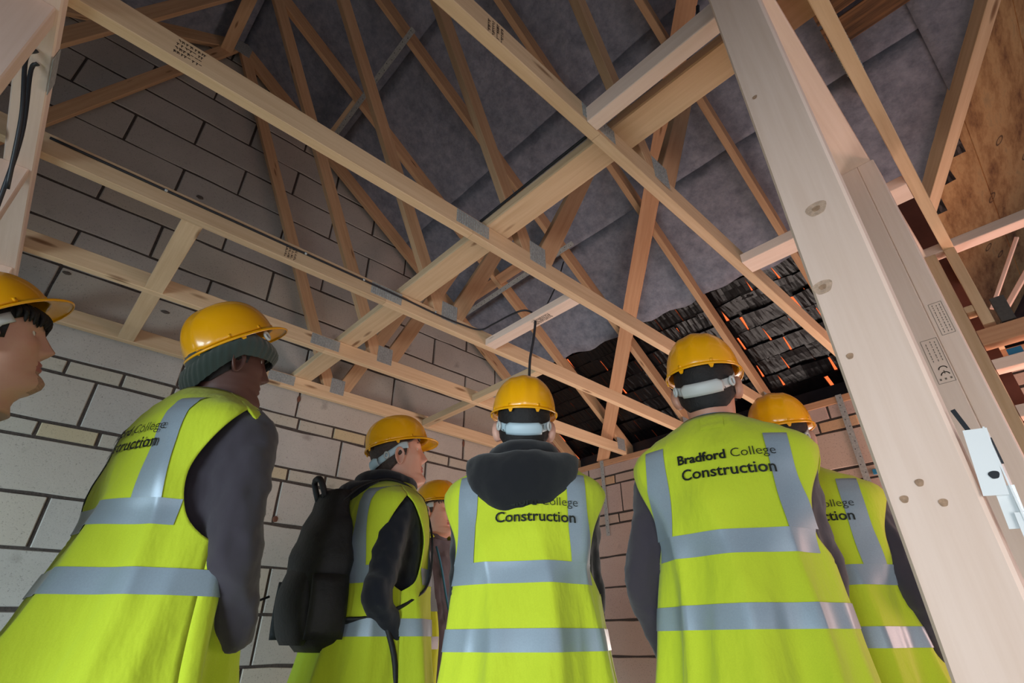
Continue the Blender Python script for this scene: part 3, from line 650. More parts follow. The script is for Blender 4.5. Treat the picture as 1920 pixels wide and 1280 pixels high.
def hand_parts(wr, side, down):
    """relaxed hand from the wrist; palm plus five curled fingers"""
    wr = Vector(wr); d = Vector(down).normalized(); a = Vector((1, 0, 0)); n_ = d.cross(a).normalized(); parts = []
    parts.append(loft([(wr-d*.02, .024, .018), (wr+d*.01, .028, .017), (wr+d*.05, .040, .015), (wr+d*.085, .041, .013), (wr+d*.095, .036, .010)], 12))
    for i, L in enumerate((.075, .083, .078, .062)):
        b = wr+d*.085+a*side*(-.030+.0195*i); c = n_*-.018
        parts.append(loft([(b-d*.02, .0095, .0085), (b+d*L*.35+c*.1, .0092, .0085), (b+d*L*.7+c*.7, .0083, .0078), (b+d*L*.95+c*1.7, .0072, .0066), (b+d*L+c*2.0, .0040, .0040)], 8))
    b = wr+d*.03-a*side*.026
    parts.append(loft([(b, .012, .011), (b+d*.028-a*side*.020+n_*-.008, .0105, .0095), (b+d*.052-a*side*.026+n_*-.018, .0092, .0082), (b+d*.064-a*side*.024+n_*-.024, .0050, .0050)], 8))
    return parts
def person(label, foot, az, s=1.0, lean=0., hfwd=0., hyaw=0., hpitch=0., hroll=0., top='hoodie', skn='skin', hair='hair', arms=None, hood=False, fringe=False, beard=None, vest=None, beanie=False, armr=1.,
           fat=0., opts=(), hatlabel='', hatp=0., seed=1, lip='lip', collar=None, hatopt=()):
    rnd = random.Random(seed)
    root_m = T(foot[0], foot[1], 0) @ Matrix.Rotation(-math.radians(az), 4, 'Z') @ Matrix.Scale(s, 4)
    root = empty('person', root_m, label, 'person')
    def dfm(p):
        p = Vector(p)
        if p.z > .9: t = p.z-.9; p.y += math.tan(lean)*t
        return p
    HC = dfm((0, .022+hfwd, 1.640))
    neck = HC+Vector((0, -.02, -.10))
    HM = T(*neck) @ Matrix.Rotation(-hyaw, 4, 'Z') @ Matrix.Rotation(hpitch, 4, 'X') @ Matrix.Rotation(hroll, 4, 'Y') @ T(*(HC-neck))
    # body ------------------------------------------------------
    nu = 72; zs = []; z = -.175
    while z < .116: zs.append(z); z += .0042 if z > -.13 else .012
    zs.append(.117); hv = []
    for z in zs:
        for i in range(nu):
            th = 2*PI*i/nu; th = th-.42*math.sin(th)*.9; p = HM @ head_pt(th, z)
            hv.append(p)
    hf = grid(hv, nu, len(zs), True); hf.append(tuple(range((len(zs)-1)*nu, len(zs)*nu)))
    # trunk rows stitched below the neck ring
    tv = []; tz = [1.515, 1.50, 1.47, 1.43, 1.38, 1.30, 1.2, 1.1, 1.0, .92, .86]
    for z in tz:
        a, b, yc = lerp_tab(TB, z)
        for i in range(nu):
            th = 2*PI*i/nu; th = th-.42*math.sin(th)*.9; x, y = sup(th, a*.97, b*.97); tv.append(dfm((x, y+yc+(hfwd*.5 if z > 1.49 else 0), z)))
    n0 = len(hv); tf = grid(tv, nu, len(tz), True, n0); st = [(n0+(i+1) % nu, n0+i, i, (i+1) % nu) for i in range(nu)]
    st = [tuple(reversed(f)) for f in st]
    tf = [tuple(reversed(f)) for f in tf]
    parts = [(hv+tv, hf+st+tf), ear(1), ear(-1)]
    parts[1] = ([HM @ Vector(v) for v in parts[1][0]], parts[1][1]); parts[2] = ([HM @ Vector(v) for v in parts[2][0]], parts[2][1])
    arms = arms or {1: [(.178, -.01, 1.395), (.238, -.05, 1.12), (.205, .13, .93)], -1: [(-.178, -.01, 1.395), (-.238, -.05, 1.12), (-.205, .13, .93)]}
    for sd_ in (1, -1):
        S_, E_, W_ = [dfm(q) for q in arms[sd_]]
        parts.append(loft(smooth_path([(S_, .040, .040), (S_.lerp(E_, .5), .037, .037), (E_, .031, .031), (E_.lerp(W_, .4), .030, .028), (W_, .025, .020)], 4), 14))
        parts += hand_parts(W_-(W_-E_).normalized()*.03, sd_, (W_-E_).normalized()*.5+Vector((-.8*sd_, -.25, -1)))
        hx = .095*sd_
        parts.append(loft(smooth_path([((hx*.9, 0, .92), .085, .09), ((hx, .01, .75), .080, .082), ((hx*1.05, .015, .50), .055, .056), ((hx*1.1, -.005, .34), .052, .055), ((hx*1.15, -.01, .12), .034, .036)], 4), 14))
    vs, fs = join(parts); me = mesh('body', vs, fs, True)
    bo = link('body', me, root, [M[skn], M[lip], M['stubble']], root_m)
    inv = HM.inverted()
    idx = []
    for pg in me.polygons:
        c = inv @ pg.center
        m_ = 0
        if c.y > .055 and g_(c.x, .0235)*1.0 > .38 and -.0675 < c.z < -.0445: m_ = 1
        elif beard and c.y > .0 and c.z < -.068 and c.z > -.122 and abs(c.x) < beard: m_ = 2
        idx.append(m_)
    me.polygons.foreach_set('material_index', idx)
    # eyes
    for sd_ in (1, -1):
        bm = bmesh.new(); bmesh.ops.create_uvsphere(bm, u_segments=16, v_segments=10, radius=.0112); e = link('eye', bm_mesh(bm, 'eye', True), root, M['eyewhite'], root_m @ HM @ T(.0305*sd_, .0655, .026))
        bm = bmesh.new(); bmesh.ops.create_uvsphere(bm, u_segments=12, v_segments=8, radius=.0058); link('iris', bm_mesh(bm, 'iris', True), e, M['iris'], root_m @ HM @ T(.0305*sd_, .0718, .027))
        bm = bmesh.new()
        ev = []
        for j in range(2):
            for i in range(9): t = i/8; ev.append((sd_*(.012+.036*t), .092-.018*t*t-.002*j, .043+.006*math.sin(PI*t*.8)+(.006 if j else 0)*(1-.5*t)))
        eb = link('eyebrow', mesh('eyebrow', [HM @ Vector(v)*1 for v in ev], [(i, i+1, i+10, i+9) for i in range(8)]), root, M[hair], root_m); sm = eb.modifiers.new('t', 'SOLIDIFY'); sm.thickness = .003; sm.offset = 0; bm.free()
    # hair
    def shell(name, mat, zlow, off, nz=12, thick=.0, jit=.003, z1=.1165):
        n_ = 64; vv = []
        for j in range(nz):
            for i in range(n_):
                th = 2*PI*i/n_; z0 = zlow(th); z = z0+(z1-z0)*j/(nz-1); q = head_pt(th, z, off*(.35 if j == 0 else 1)); q += Vector((q.x, q.y, 0)).normalized()*rnd.uniform(0, jit)
                if z > .11: q.z += off*.7
                vv.append(HM @ q)
        ff = grid(vv, n_, nz, True); ff.append(tuple(range((nz-1)*n_, nz*n_))); return link(name, mesh(name, vv, ff, True), root, M[mat], root_m)
    def hl(th):
        c = math.cos(th)      # 1 front, -1 back
        if c > .75: return .066-(.022 if fringe else 0)*rnd.uniform(.4, 1.4)
        if c > .05: return .03+.036*(c-.05)/.7 if abs(math.sin(th)) < .97 else -.004
        if c > -.12: return -.002
        return -.028-.040*min(1, (-c-.12)/.6)
    shell('hair', hair, hl, .0085, 22)
    if fringe:
        for i in range(26):
            th = -1.15+2.3*i/25+rnd.uniform(-.04, .04); z = .060
            pts = [HM @ head_pt(th, .085, .013), HM @ head_pt(th+rnd.uniform(-.05, .05), .064, .018), HM @ head_pt(th+rnd.uniform(-.1, .1), .047-rnd.uniform(0, .012), .012)]
            if i == 0: fv = []
            a, b = tube('f', spline(pts, 3), [.006, .0062, .0062, .006, .0055, .004, .0015], None, 6); fv.append((a, b))
        a, b = join(fv); o = link('fringe', mesh('fringe', a, b, True), root, M[hair], root_m)
    if beanie:
        def bl(th): c = math.cos(th); return .026+.014*c if c > 0 else .026+.105*c
        b1 = shell('beanie', 'knit', bl, .015, 14, 0, .001)
        n_ = 160; vv = []
        for j in range(9):
            for i in range(n_):
                th = 2*PI*i/n_; z = bl(th)-.018+.066*j/8; q = head_pt(th, z, .026+.009*math.sin(PI*j/8)+.0014*math.cos(i*PI*.5)); vv.append(HM @ q)
        link('beanie_cuff', mesh('beanie_cuff', vv, grid(vv, n_, 9, True), True), b1, M['knit'], root_m)
    # garment on the upper body: trunk and sleeves grown into one skin
    gp = []; n_ = 40; rows = [.80+.03*i for i in range(19)]+[1.36, 1.39, 1.42, 1.45, 1.475, 1.495, 1.515]
    gv = []; dep_ = (vest or {}).get('dep', 0)
    for z in rows:
        a, b, yc = lerp_tab(TB, z)
        for i in range(n_):
            th = 2*PI*i/n_; bel = fat*g_(z-1.02, .17)*max(0, math.cos(th)); x, y = sup(th, a+.022+fat*.25, b+.022+dep_+bel)
            gv.append(dfm((x, y+yc+(hfwd*.4 if z > 1.48 else 0), z)))
    gf = grid(gv, n_, len(rows), True); gf.append(tuple(range(n_-1, -1, -1))); gf.append(tuple(range((len(rows)-1)*n_, len(rows)*n_)))
    gp.append((gv, gf))
    for sd_ in (1, -1):
        S_, E_, W_ = [dfm(q) for q in arms[sd_]]; N_ = dfm((.11*sd_, -.008, 1.425))
        gp.append(loft(smooth_path([(q_, a_*armr, b_*armr) for q_, a_, b_ in [(N_, .066, .066), (S_, .066, .070), (S_.lerp(E_, .35), .062, .068), (S_.lerp(E_, .72), .056, .061), (E_, .055, .058), (E_.lerp(W_, .4), .052, .052), (E_.lerp(W_, .9), .045, .043), (W_+(W_-E_).normalized()*.02, .038, .036)]], 5), 20))
    vs, fs = join(gp)
    wf = []
    go = link('sweatshirt' if top == 'greytee' else 'hoodie' if hood else 'jumper', mesh('garment', vs, fs, True), root, M[top], root_m)
    rm = go.modifiers.new('remesh', 'REMESH'); rm.mode = 'VOXEL'; rm.voxel_size = .0105; rm.use_smooth_shade = True
    sm = go.modifiers.new('smooth', 'SMOOTH'); sm.iterations = 4
    tx = bpy.data.textures.get('creases') or bpy.data.textures.new('creases', 'CLOUDS'); tx.noise_scale = .12; tx.noise_depth = 2
    dm = go.modifiers.new('creases', 'DISPLACE'); dm.texture = tx; dm.strength = .022; dm.mid_level = .75; dm.texture_coords = 'LOCAL'
    tx2 = bpy.data.textures.get('fine_creases') or bpy.data.textures.new('fine_creases', 'CLOUDS'); tx2.noise_scale = .045; tx2.noise_depth = 1
    dm = go.modifiers.new('fine_creases', 'DISPLACE'); dm.texture = tx2; dm.strength = .014; dm.mid_level = .7; dm.texture_coords = 'LOCAL'
    # collar or hood
    cz = dfm((0, hfwd*.6, 1.535))
    if hood:
        hv_ = []; n_ = 40; m2 = 12
        for i in range(n_):
            a = 2*PI*i/n_; back = max(0, -math.cos(a)); R = .086+.014*back; cx, cy = math.sin(a)*R*1.05, math.cos(a)*R*.98; big = .020+.018*back**.8
            cc = cz+Vector((cx, cy-.012*back, .004-.012*max(0, math.cos(a))-.012*back)); od = Vector((math.sin(a), math.cos(a), 0))
            for j in range(m2): b = 2*PI*j/m2; hv_.append(cc+od*math.cos(b)*big+Vector((0, 0, 1))*math.sin(b)*big*1.05)
        hf_ = [(i*m2+j, i*m2+(j+1) % m2, ((i+1) % n_)*m2+(j+1) % m2, ((i+1) % n_)*m2+j) for i in range(n_) for j in range(m2)]
        # the folded bag of the hood hanging on the back
        bag = []; nb, mb_ = 22, 12; depth = .20 if hood == 'long' else .11; wid = .178 if hood == 'long' else .125
        for j in range(mb_):
            t = j/(mb_-1)
            for i in range(nb):
                a = 2*PI*i/nb; ww = wid*(math.sin(PI*min(1, .42+.58*(1-t)**.8)) if False else (1-t**2.4*.92)); zz = -.022-depth*t; yy = -.135-.030*math.sin(PI*t**.7)
                th_ = (.034*(1-t)**.5+.014)
                bag.append(cz+Vector((math.sin(a)*ww, yy+math.cos(a)*th_*1.1+.045*(math.sin(a)*ww/.2)**2*1.3, zz)))
        bf = grid(bag, nb, mb_, True); bf.append(tuple(range(nb-1, -1, -1))); bf.append(tuple(range((mb_-1)*nb, mb_*nb)))
        vs, fs = join([(hv_, hf_), (bag, bf)]); ho = link('hood', mesh('hood', vs, fs, True), go, M[top], root_m)
        rm = ho.modifiers.new('remesh', 'REMESH'); rm.mode = 'VOXEL'; rm.voxel_size = .008; rm.use_smooth_shade = True
        sm = ho.modifiers.new('smooth', 'SMOOTH'); sm.iterations = 8
        dm = ho.modifiers.new('creases', 'DISPLACE'); dm.texture = tx; dm.strength = .022; dm.mid_level = .5; dm.texture_coords = 'LOCAL'
    else:
        vv = []; n_ = 36
        for j in range(5):
            t = j/4
            for i in range(n_): a = 2*PI*i/n_; R = .083-.008*t; vv.append(cz+Vector((math.sin(a)*R, math.cos(a)*R*.98, -.03+.036*t-.014*max(0, math.cos(a)))))
        o = link('collar', mesh('collar', vv, grid(vv, n_, 5, True), True), go, M[collar or top], root_m); sm = o.modifiers.new('t', 'SOLIDIFY'); sm.thickness = .006
    # trousers and boots
    tp_ = [loft(smooth_path([((0, 0, .66), .10, .10), ((0, 0, .80), .178, .128), ((0, 0, .93), .172, .128)], 3), 28)]
    for sd_ in (1, -1):
        hx = .092*sd_; tp_.append(loft(smooth_path([((hx, 0, .90), .092, .105), ((hx, .01, .72), .094, .10), ((hx*1.05, .018, .48), .074, .078), ((hx*1.12, .0, .28), .068, .072), ((hx*1.15, -.005, .07), .066, .078)], 4), 20))
    vs, fs = join(tp_); o = link('trousers', mesh('trousers', vs, fs, True), root, M['trousers'], root_m)
    rm = o.modifiers.new('remesh', 'REMESH'); rm.mode = 'VOXEL'; rm.voxel_size = .012; rm.use_smooth_shade = True; sm = o.modifiers.new('smooth', 'SMOOTH'); sm.iterations = 4
    for sd_ in (1, -1):
        hx = .107*sd_; bv = []
        prof = [(.0, .052, -.075, .175), (.03, .054, -.08, .18), (.055, .050, -.078, .165), (.085, .045, -.072, .10), (.12, .046, -.066, .055), (.16, .048, -.066, .05)]
        for (z, w_, yb_, yf) in prof:
            for i in range(20): a = 2*PI*i/20; x, y = sup(a, w_, 1, 2.4); bv.append((hx+x*(1-.12*max(0, y)), (y*yf if y > 0 else -y*yb_), z))
        fs = grid(bv, 20, len(prof), True)+[tuple(range(19, -1, -1)), tuple(range(100, 120))]; link('boot', mesh('boot', bv, fs, True), root, M['boot'], root_m)
    # vest --------------------------------------------------------
    if vest is not None:
        V0 = dict(hem=.66, t1=(1.008, 1.058), t2=(1.160, 1.213), flare=0., brace=(.126, .180), text=None, open=0., fold=1., zb=1.14, patch=False, wid=0., dep=0.)
        V0.update(vest); ph = [rnd.uniform(0, 6.28) for _ in range(6)]
        z_top = 1.535
        def kk(z): return .10+.90*max(0., min(1., (1.40-z)/.20))
        def vpt(th, z, off=0.):
            a, b, yc = lerp_tab(VT, z); fl_ = V0['flare']*max(0, (1.2-z))
            a += V0['wid']*kk(z); fl_ *= .45; b += V0['dep']*kk(z); bel = fat*g_(z-1.05, .2)*max(0, math.cos(th))
            x, y = sup(th, a+fl_, b+fl_*(3.2 if math.cos(th) < 0 else 1.0)*abs(math.cos(th))+bel, 2.25)
            am = V0['fold']*(.005+.034*max(0, min(1, (1.40-z)/.6)))
            r = am*(.42*math.sin(5*th+ph[0]+2.2*z)+.50*(1-2*abs(math.sin(4.5*th+ph[1]-2.5*z+.5*math.sin(7*z))))*.8+.30*(1-2*abs(math.sin(6.5*th+ph[2]+3*z)))*max(0, 1.25-z)*2+.5)
            r += V0['fold']*.005*math.sin(2.5*th*2+ph[3]+z*22)*g_(z-1.25, .12)
            d = Vector((x/(a*a), y/(b*b), 0)).normalized(); nz = 0
            if z > 1.40: nz = min(1, (z-1.40)/.09)
            nn = Vector((d.x*(1-nz*.75), d.y*(1-nz*.75), nz)).normalized()
            p = Vector((x, y+yc, z))+d*r*max(.25, min(1., (1.49-z)/.10))+nn*off
            if z > 1.48: p.y += hfwd*.4*(z-1.48)/.05
            return dfm(p)
        def thx(x, z):      # angle from the back (or front) at which the vest has half-width x
            a = lerp_tab(VT, z)[0]+V0['wid']*kk(z)+V0['flare']*.45*max(0, 1.2-z); q = min(1, abs(x)/a); return math.copysign(math.asin(q**(2.25/2)), x)
        def tmax(z):        # armhole
            if z <= V0['zb']: return PI/2
            if z >= 1.445: return PI/2
            t = (z-V0['zb'])/(1.445-V0['zb']); return PI/2-math.radians(27)*math.sin(PI*t**.85)**.85
        zz = [V0['hem']+i*(1.40-V0['hem'])/62 for i in range(63)]+[1.41+i*.0125 for i in range(11)]
        nc = 64
        def panel(front):
            vv = []
            for z in zz:
                tm_ = tmax(z)
                for i in range(nc+1):
                    if front: th = -tm_+2*tm_*i/nc
                    else: th = PI-tm_+2*tm_*i/nc
                    vv.append(vpt(th, z))
            return vv
        P = []
        bk_ = panel(False); P.append((bk_, [(a, b, c, d) for a, b, c, d in grid(bk_, nc+1, len(zz), False)]))
        if not V0['open']: fr_ = panel(True); P.append((fr_, grid(fr_, nc+1, len(zz), False)))
        else:
            for sd_ in (1, -1):
                vv = []
                for z in zz:
                    tm_ = tmax(z); t0 = thx(min(V0['open'], .9*(lerp_tab(VT, z)[0])), z) if z < 1.50 else thx(V0['open']*.6, z)
                    for i in range(17): vv.append(vpt(sd_*(t0+(tm_-t0)*i/16), z))
                ff = grid(vv, 17, len(zz), False); P.append((vv, ff if sd_ > 0 else [tuple(reversed(f)) for f in ff]))
        vs, fs = join(P); fs = [tuple(reversed(f)) for f in fs]
        vo_ = link('vest', mesh('vest', vs, fs, True), root, M['vest'], root_m); sm = vo_.modifiers.new('t', 'SOLIDIFY'); sm.thickness = .0035; sm.offset = -1
        # reflective bands
        def band(z0, z1, ths):
            vv = []
            for j in range(6):
                for th in ths: vv.append(vpt(th, z0+(z1-z0)*j/5, .0026))
            o = link('reflective_band', mesh('reflective_band', vv, grid(vv, len(ths), 6, False), True), vo_, M['tape'], root_m)
        op = thx(V0['open'], 1.1) if V0['open'] else 0
        ths = [op+(2*PI-2*op)*i/140 for i in range(141)] if op else [2*PI*i/140 for i in range(141)]
        band(*V0['t1'], ths)
        if V0['t2'][1] > V0['zb']+.02:
            ta = PI/2-.0; tm_ = min(tmax(V0['t2'][1]), PI/2)*.995
            band(*V0['t2'], [PI-tm_+2*tm_*i/70 for i in range(71)])
            if not op: band(*V0['t2'], [-tm_+2*tm_*i/70 for i in range(71)])
            else:
                for sd_ in (1, -1): band(*V0['t2'], [sd_*(op+(tm_-op)*i/30) for i in range(31)])
        else: band(*V0['t2'], ths)
        x0, x1 = V0['brace']
        for sd_ in (1, -1):
            vv = []; rows_ = [V0['t2'][1]+i*(1.50-V0['t2'][1])/30 for i in range(31)]; rws = []
            def col_(z, front):
                row = []
                for i in range(7):
                    x = x0+(x1-x0)*i/6; a = lerp_tab(VT, z)[0]+V0['wid']; x_ = min(x, a*.999)
                    th = thx(x_, z); row.append(vpt(sd_*th if front else PI-sd_*th, z, .0030))
                return row
            for z in rows_:
                if lerp_tab(VT, z)[0]+V0['wid'] > x1+.004: rws.append(col_(z, False))
            zt = max(z for z in rows_ if lerp_tab(VT, z)[0]+V0['wid'] > x1+.004)
            # over the shoulder
            A, B = col_(zt, False), col_(zt, True)
            for k in range(1, 8):
                t = k/8; rws.append([a.lerp(b, t)+Vector((0, 0, .030*math.sin(PI*t)*(1-i/6*.55))) for i, (a, b) in enumerate(zip(A, B))])
            if not (V0['open'] and V0['open'] > x0): 
                for z in reversed(rows_):
                    if z <= zt: rws.append(col_(z, True))
            vv = [q for r_ in rws for q in r_]; ff = grid(vv, 7, len(rws), False)
            link('reflective_brace', mesh('reflective_brace', vv, ff, True), vo_, M['tape'], root_m)
        # lettering wrapped on the back
        if V0['text']:
            tcx, zA, zB = V0['text']
            def word(body, size, x, z, bold):
                cu = bpy.data.curves.new('txt', 'FONT'); cu.body = body; cu.size = size*(.90 if body[:3] != 'Con' else .97); cu.offset = bold; cu.resolution_u = 3; cu.space_character = 1.0
                to = bpy.data.objects.new('txt', cu); COL.objects.link(to); dg = bpy.context.evaluated_depsgraph_get(); me_ = bpy.data.meshes.new_from_object(to.evaluated_get(dg)); bpy.data.objects.remove(to)
                bm_ = bmesh.new(); bm_.from_mesh(me_); bmesh.ops.triangulate(bm_, faces=bm_.faces)
                for _ in range(2):
                    ed = [e for e in bm_.edges if e.calc_length() > .012]
                    if ed: bmesh.ops.subdivide_edges(bm_, edges=ed, cuts=1, use_grid_fill=False); bmesh.ops.triangulate(bm_, faces=bm_.faces)
                xs_ = [v.co.x for v in bm_.verts]; wd = max(xs_)
                for v in bm_.verts:
                    X = x+v.co.x; Z = z+v.co.y; v.co = vpt(PI-thx(-X, Z) if False else PI+thx(-X, Z)*-1 if False else PI-thx(X, Z), Z, .0085)
                bm_.to_mesh(me_); bm_.free()
                o = link('lettering', me_, vo_, M['ink'], root_m); return wd
            w1 = word('Bradford', .037, tcx-.079, zA, .0010); word('College', .037, tcx-.079+w1+.010, zA, -.0003)
            word('Construction', .0415, tcx-.073, zB, .0006)
        if V0['patch']:
            vv = [vpt(PI-thx(x, z), z, .0028) for z in [1.475+.008*j for j in range(6)] for x in [-.030+.06*i/8+.01 for i in range(9)]]
            link('fold_patch', mesh('fold_patch', vv, grid(vv, 9, 6, False), True), vo_, M['vest'], root_m)
    # hard hat ----------------------------------------------------
    if True:
        hm = root_m @ HM @ T(0, .004, .046+(.020 if beanie else 0)) @ Matrix.Rotation(.04+hatp, 4, 'X')
        ho = empty('hard_hat', hm, hatlabel, 'hard hat', 'yellow hard hats')
        n_ = 96; vv = []; prof = []
        for j in range(23):
            t = j/22; prof.append((math.cos(t*PI/2)**.74, math.sin(t*PI/2)**1.0))
        A, Bf, Bb, Hh = .1035, .122, .127, .134
        k0 = .010
        def hp(th, r, h):
            x, y = sup(th, A, 1, 2.08); y = y*Bf if y > 0 else y*Bb; x *= r; y *= r; z = k0+(Hh-k0)*h
            rid = .0060*(g_(x, .016)-.0)+.0035*(g_(abs(x)-.042, .010)); rid *= min(1, h*2.2)*min(1, max(0, 1.15-h*.55))
            return Vector((x, y, z+rid*.9)) + Vector((x, y, 0))*(rid*.6/.1)
        # brim lip first, then the dome
        def brim(th, e):
            x, y = sup(th, A, 1, 2.08); y = y*Bf if y > 0 else y*Bb; c = math.cos(th); pk = max(0, c)**2.2
            d = Vector((x, y, 0)).normalized(); ex = (.008+.036*pk)*e
            return Vector((x, y, k0))+d*ex+Vector((0, 0, -.003*e-.016*pk*e*e+.003*max(0, -c)))
        for e in (.94, 1., .85, .6, .35, .12):
            for i in range(n_):
                q = brim(2*PI*i/n_, e)
                if e == .94: q.z -= .004
                vv.append(q)
        for (r, h) in prof:
            for i in range(n_): vv.append(hp(2*PI*i/n_, max(r, .004), h))
        nr = 6+len(prof); ff = grid(vv, n_, nr, True); ff.append(tuple(range((nr-1)*n_, nr*n_)))
        sh = link('shell', mesh('shell', vv, ff, True), ho, M['hat'], hm); sm = sh.modifiers.new('t', 'SOLIDIFY'); sm.thickness = .0028; sm.offset = -1
        # rain gutter beads, clips
        for th in (.42, -.42, 1.25, -1.25, 1.95, -1.95, 2.72, -2.72):
            q = hp(th, 1.0, .05); d = Vector((math.sin(th), math.cos(th), 0)); bm = bmesh.new(); bmesh.ops.create_cube(bm, size=1, matrix=T(*(q+d*.001+Vector((0, 0, .004)))) @ Matrix.Rotation(-th, 4, 'Z') @ Matrix.Diagonal((.013, .006, .013, 1)))
            bmesh.ops.bevel(bm, geom=bm.edges, offset=.0022, segments=2, affect='EDGES'); link('clip_housing', bm_mesh(bm, 'clip_housing', True), sh, M['hat'], hm)
        for th in (2.75, -2.75, 1.7, -1.7):
            q = brim(th, .5); d = Vector((math.cos(th), -math.sin(th), 0)); tb = [q+d*.010, q-d*.010, q-d*.003-Vector((0, 0, .015)), q+d*.003-Vector((0, 0, .015))]; o = link('clip_tab', mesh('clip_tab', tb, [(0, 1, 2, 3)]), sh, M['hat'], hm); sm = o.modifiers.new('t', 'SOLIDIFY'); sm.thickness = .003
        # headband around the nape
        if True:
            ov = .012 if beanie else 0.
            def bp(th, z):
                p = head_pt(th, z+.048, .010+ov); return p-Vector((0, .004, .048))
            def bz(th): c = -math.cos(th); return -.012-.046*max(0, c)**.7
            mt = M['strap'] if 'blue' in hatopt else M['strapw']; vv = []; n2 = 60
            for j in range(4):
                for i in range(n2+1): th = PI-1.85+3.7*i/n2; vv.append(bp(th, bz(th)-.013+.026*j/3))
            o = None if beanie else link('headband', mesh('headband', vv, grid(vv, n2+1, 4, False), True), ho, mt, hm)
            if o: sm = o.modifiers.new('t', 'SOLIDIFY'); sm.thickness = .0025; sm.offset = 0
            vv = []
            for j in range(5):
                for i in range(25): th = PI-.62+1.24*i/24; q = bp(th, bz(th)-.017+.034*j/4*(1-.25*max(0, abs(i-12)-9)/3)); q += Vector((math.sin(th), math.cos(th), 0))*(.006+.003*math.sin(PI*j/4)); vv.append(q)
            if o: o = link('size_adjuster', mesh('size_adjuster', vv, grid(vv, 25, 5, False), True), o, mt, hm); sm = o.modifiers.new('t', 'SOLIDIFY'); sm.thickness = .006
            for sd_ in (1, -1):
                for th0 in ((2.10,) if not beanie else (1.05,)):
                    th = sd_*th0; q = bp(th, bz(th)); d = Vector((math.sin(th), math.cos(th), 0)); tv_ = Vector((math.cos(th), -math.sin(th), 0)); rv = []
                    q += d*.008
                    for i in range(18):
                        a = 2*PI*i/18; cdir = tv_*math.cos(a)*.75+Vector((0, 0, 1))*math.sin(a)
                        for j in range(6): b = 2*PI*j/6; rv.append(q+cdir*(.0115+.0045*math.cos(b))+d*.0045*math.sin(b))
                    rf = [(i*6+j, i*6+(j+1) % 6, ((i+1) % 18)*6+(j+1) % 6, ((i+1) % 18)*6+j) for i in range(18) for j in range(6)]
                    link('strap_loop', mesh('strap_loop', rv, rf, True), ho, M['strapw'], hm)
        if 'print' in hatopt:
            bm = bmesh.new()
            for rr in range(2):
                for i in range(16):
                    th = -.72+.030*i; q = hp(th, .985, .17-.055*rr); d = Vector((math.sin(th), math.cos(th), .25)).normalized(); bmesh.ops.create_cube(bm, size=1, matrix=T(*(q+d*.002)) @ Matrix.Rotation(-th, 4, 'Z') @ Matrix.Diagonal((.0030, .001, .004 if rr == 0 else .0016, 1)))
            link('hat_print', bm_mesh(bm, 'hat_print'), ho, M['ink'], hm)
    return root, root_m, dfm, (vpt, vo_) if vest is not None else None

def place(hat, az, lean, hfwd, hyaw, hpitch, hroll, hatp=0.):
    '''foot position and scale that bring the crown of the hat to a given point'''
    HC = Vector((0, .022+hfwd+math.tan(lean)*.74, 1.640)); neck = HC+Vector((0, -.02, -.10))
    q = T(*neck) @ Matrix.Rotation(-hyaw, 4, 'Z') @ Matrix.Rotation(hpitch, 4, 'X') @ Matrix.Rotation(hroll, 4, 'Y') @ T(*(HC-neck)) @ T(0, .004, .046) @ Matrix.Rotation(.04+hatp, 4, 'X') @ Vector((0, 0, .134))
    s = (hat[2]+CZ)/q.z; a = math.radians(az); d = Matrix.Rotation(-a, 3, 'Z') @ Vector((q.x*s, q.y*s, 0)); return (hat[0]-d.x, hat[1]-d.y), s
def hpos(hx, hy, hz_, az, lean, hfwd, s):
    """foot position so that the head centre lands at (hx,hy)"""
    d = (.022+hfwd+math.tan(lean)*.74)*s; a = math.radians(az); return (hx-math.sin(a)*d, hy-math.cos(a)*d)
VS = dict
# in hoodie, seen from behind
def put(label, hat, az, lean=0., hfwd=0., hyaw=0., hpitch=0., hroll=0., hatp=0., **k):
    f, s = place(hat, az, lean, hfwd, hyaw, hpitch, hroll, hatp)
    return person(label, f, az, s, lean, hfwd, hyaw, hpitch, hroll, hatp=hatp, **k)
put('person at centre seen from behind, black hood hanging over the vest lettering', (-1.120, 1.108, .757), -43, .03, 0, -.05, .16, .02, top='hoodie', hood='long', vest=VS(text=(.0, 1.356, 1.312), flare=.04, fold=1.0, wid=-.046), hatlabel='yellow hard hat with pale blue headband on the hooded person at centre', arms={1: [(.172, .0, 1.385), (.180, .06, 1.12), (.12, .20, 1.02)], -1: [(-.172, .0, 1.385), (-.180, .06, 1.12), (-.12, .20, 1.02)]}, seed=3, hatopt=('blue',))
p6 = put('tall person seen from behind at right, vest lettering fully visible', (-.650, 1.418, .833), -18, .02, 0, .02, .12, .0, top='charcoal', skn='skin_mid', arms={1: [(.170, .0, 1.395), (.180, .07, 1.12), (.14, .19, 1.0)], -1: [(-.182, -.01, 1.40), (-.258, -.03, 1.12), (-.225, .08, .92)]},
       vest=VS(text=(-.008, 1.384, 1.340), flare=.0, patch=True, fold=1.0, wid=-.052), hatlabel='yellow hard hat on the tall person at right, white headband and both ears showing', seed=5, collar='lanyard')
put('person mostly hidden behind the tall one at right', (-.622, 1.872, .760), -12, .03, 0, 0, .15, .0, top='charcoal', vest=VS(text=(.0, 1.375, 1.335), flare=.0, wid=-.03), hatlabel='yellow hard hat just right of the tall person, lowest of the right-hand ones', seed=6)
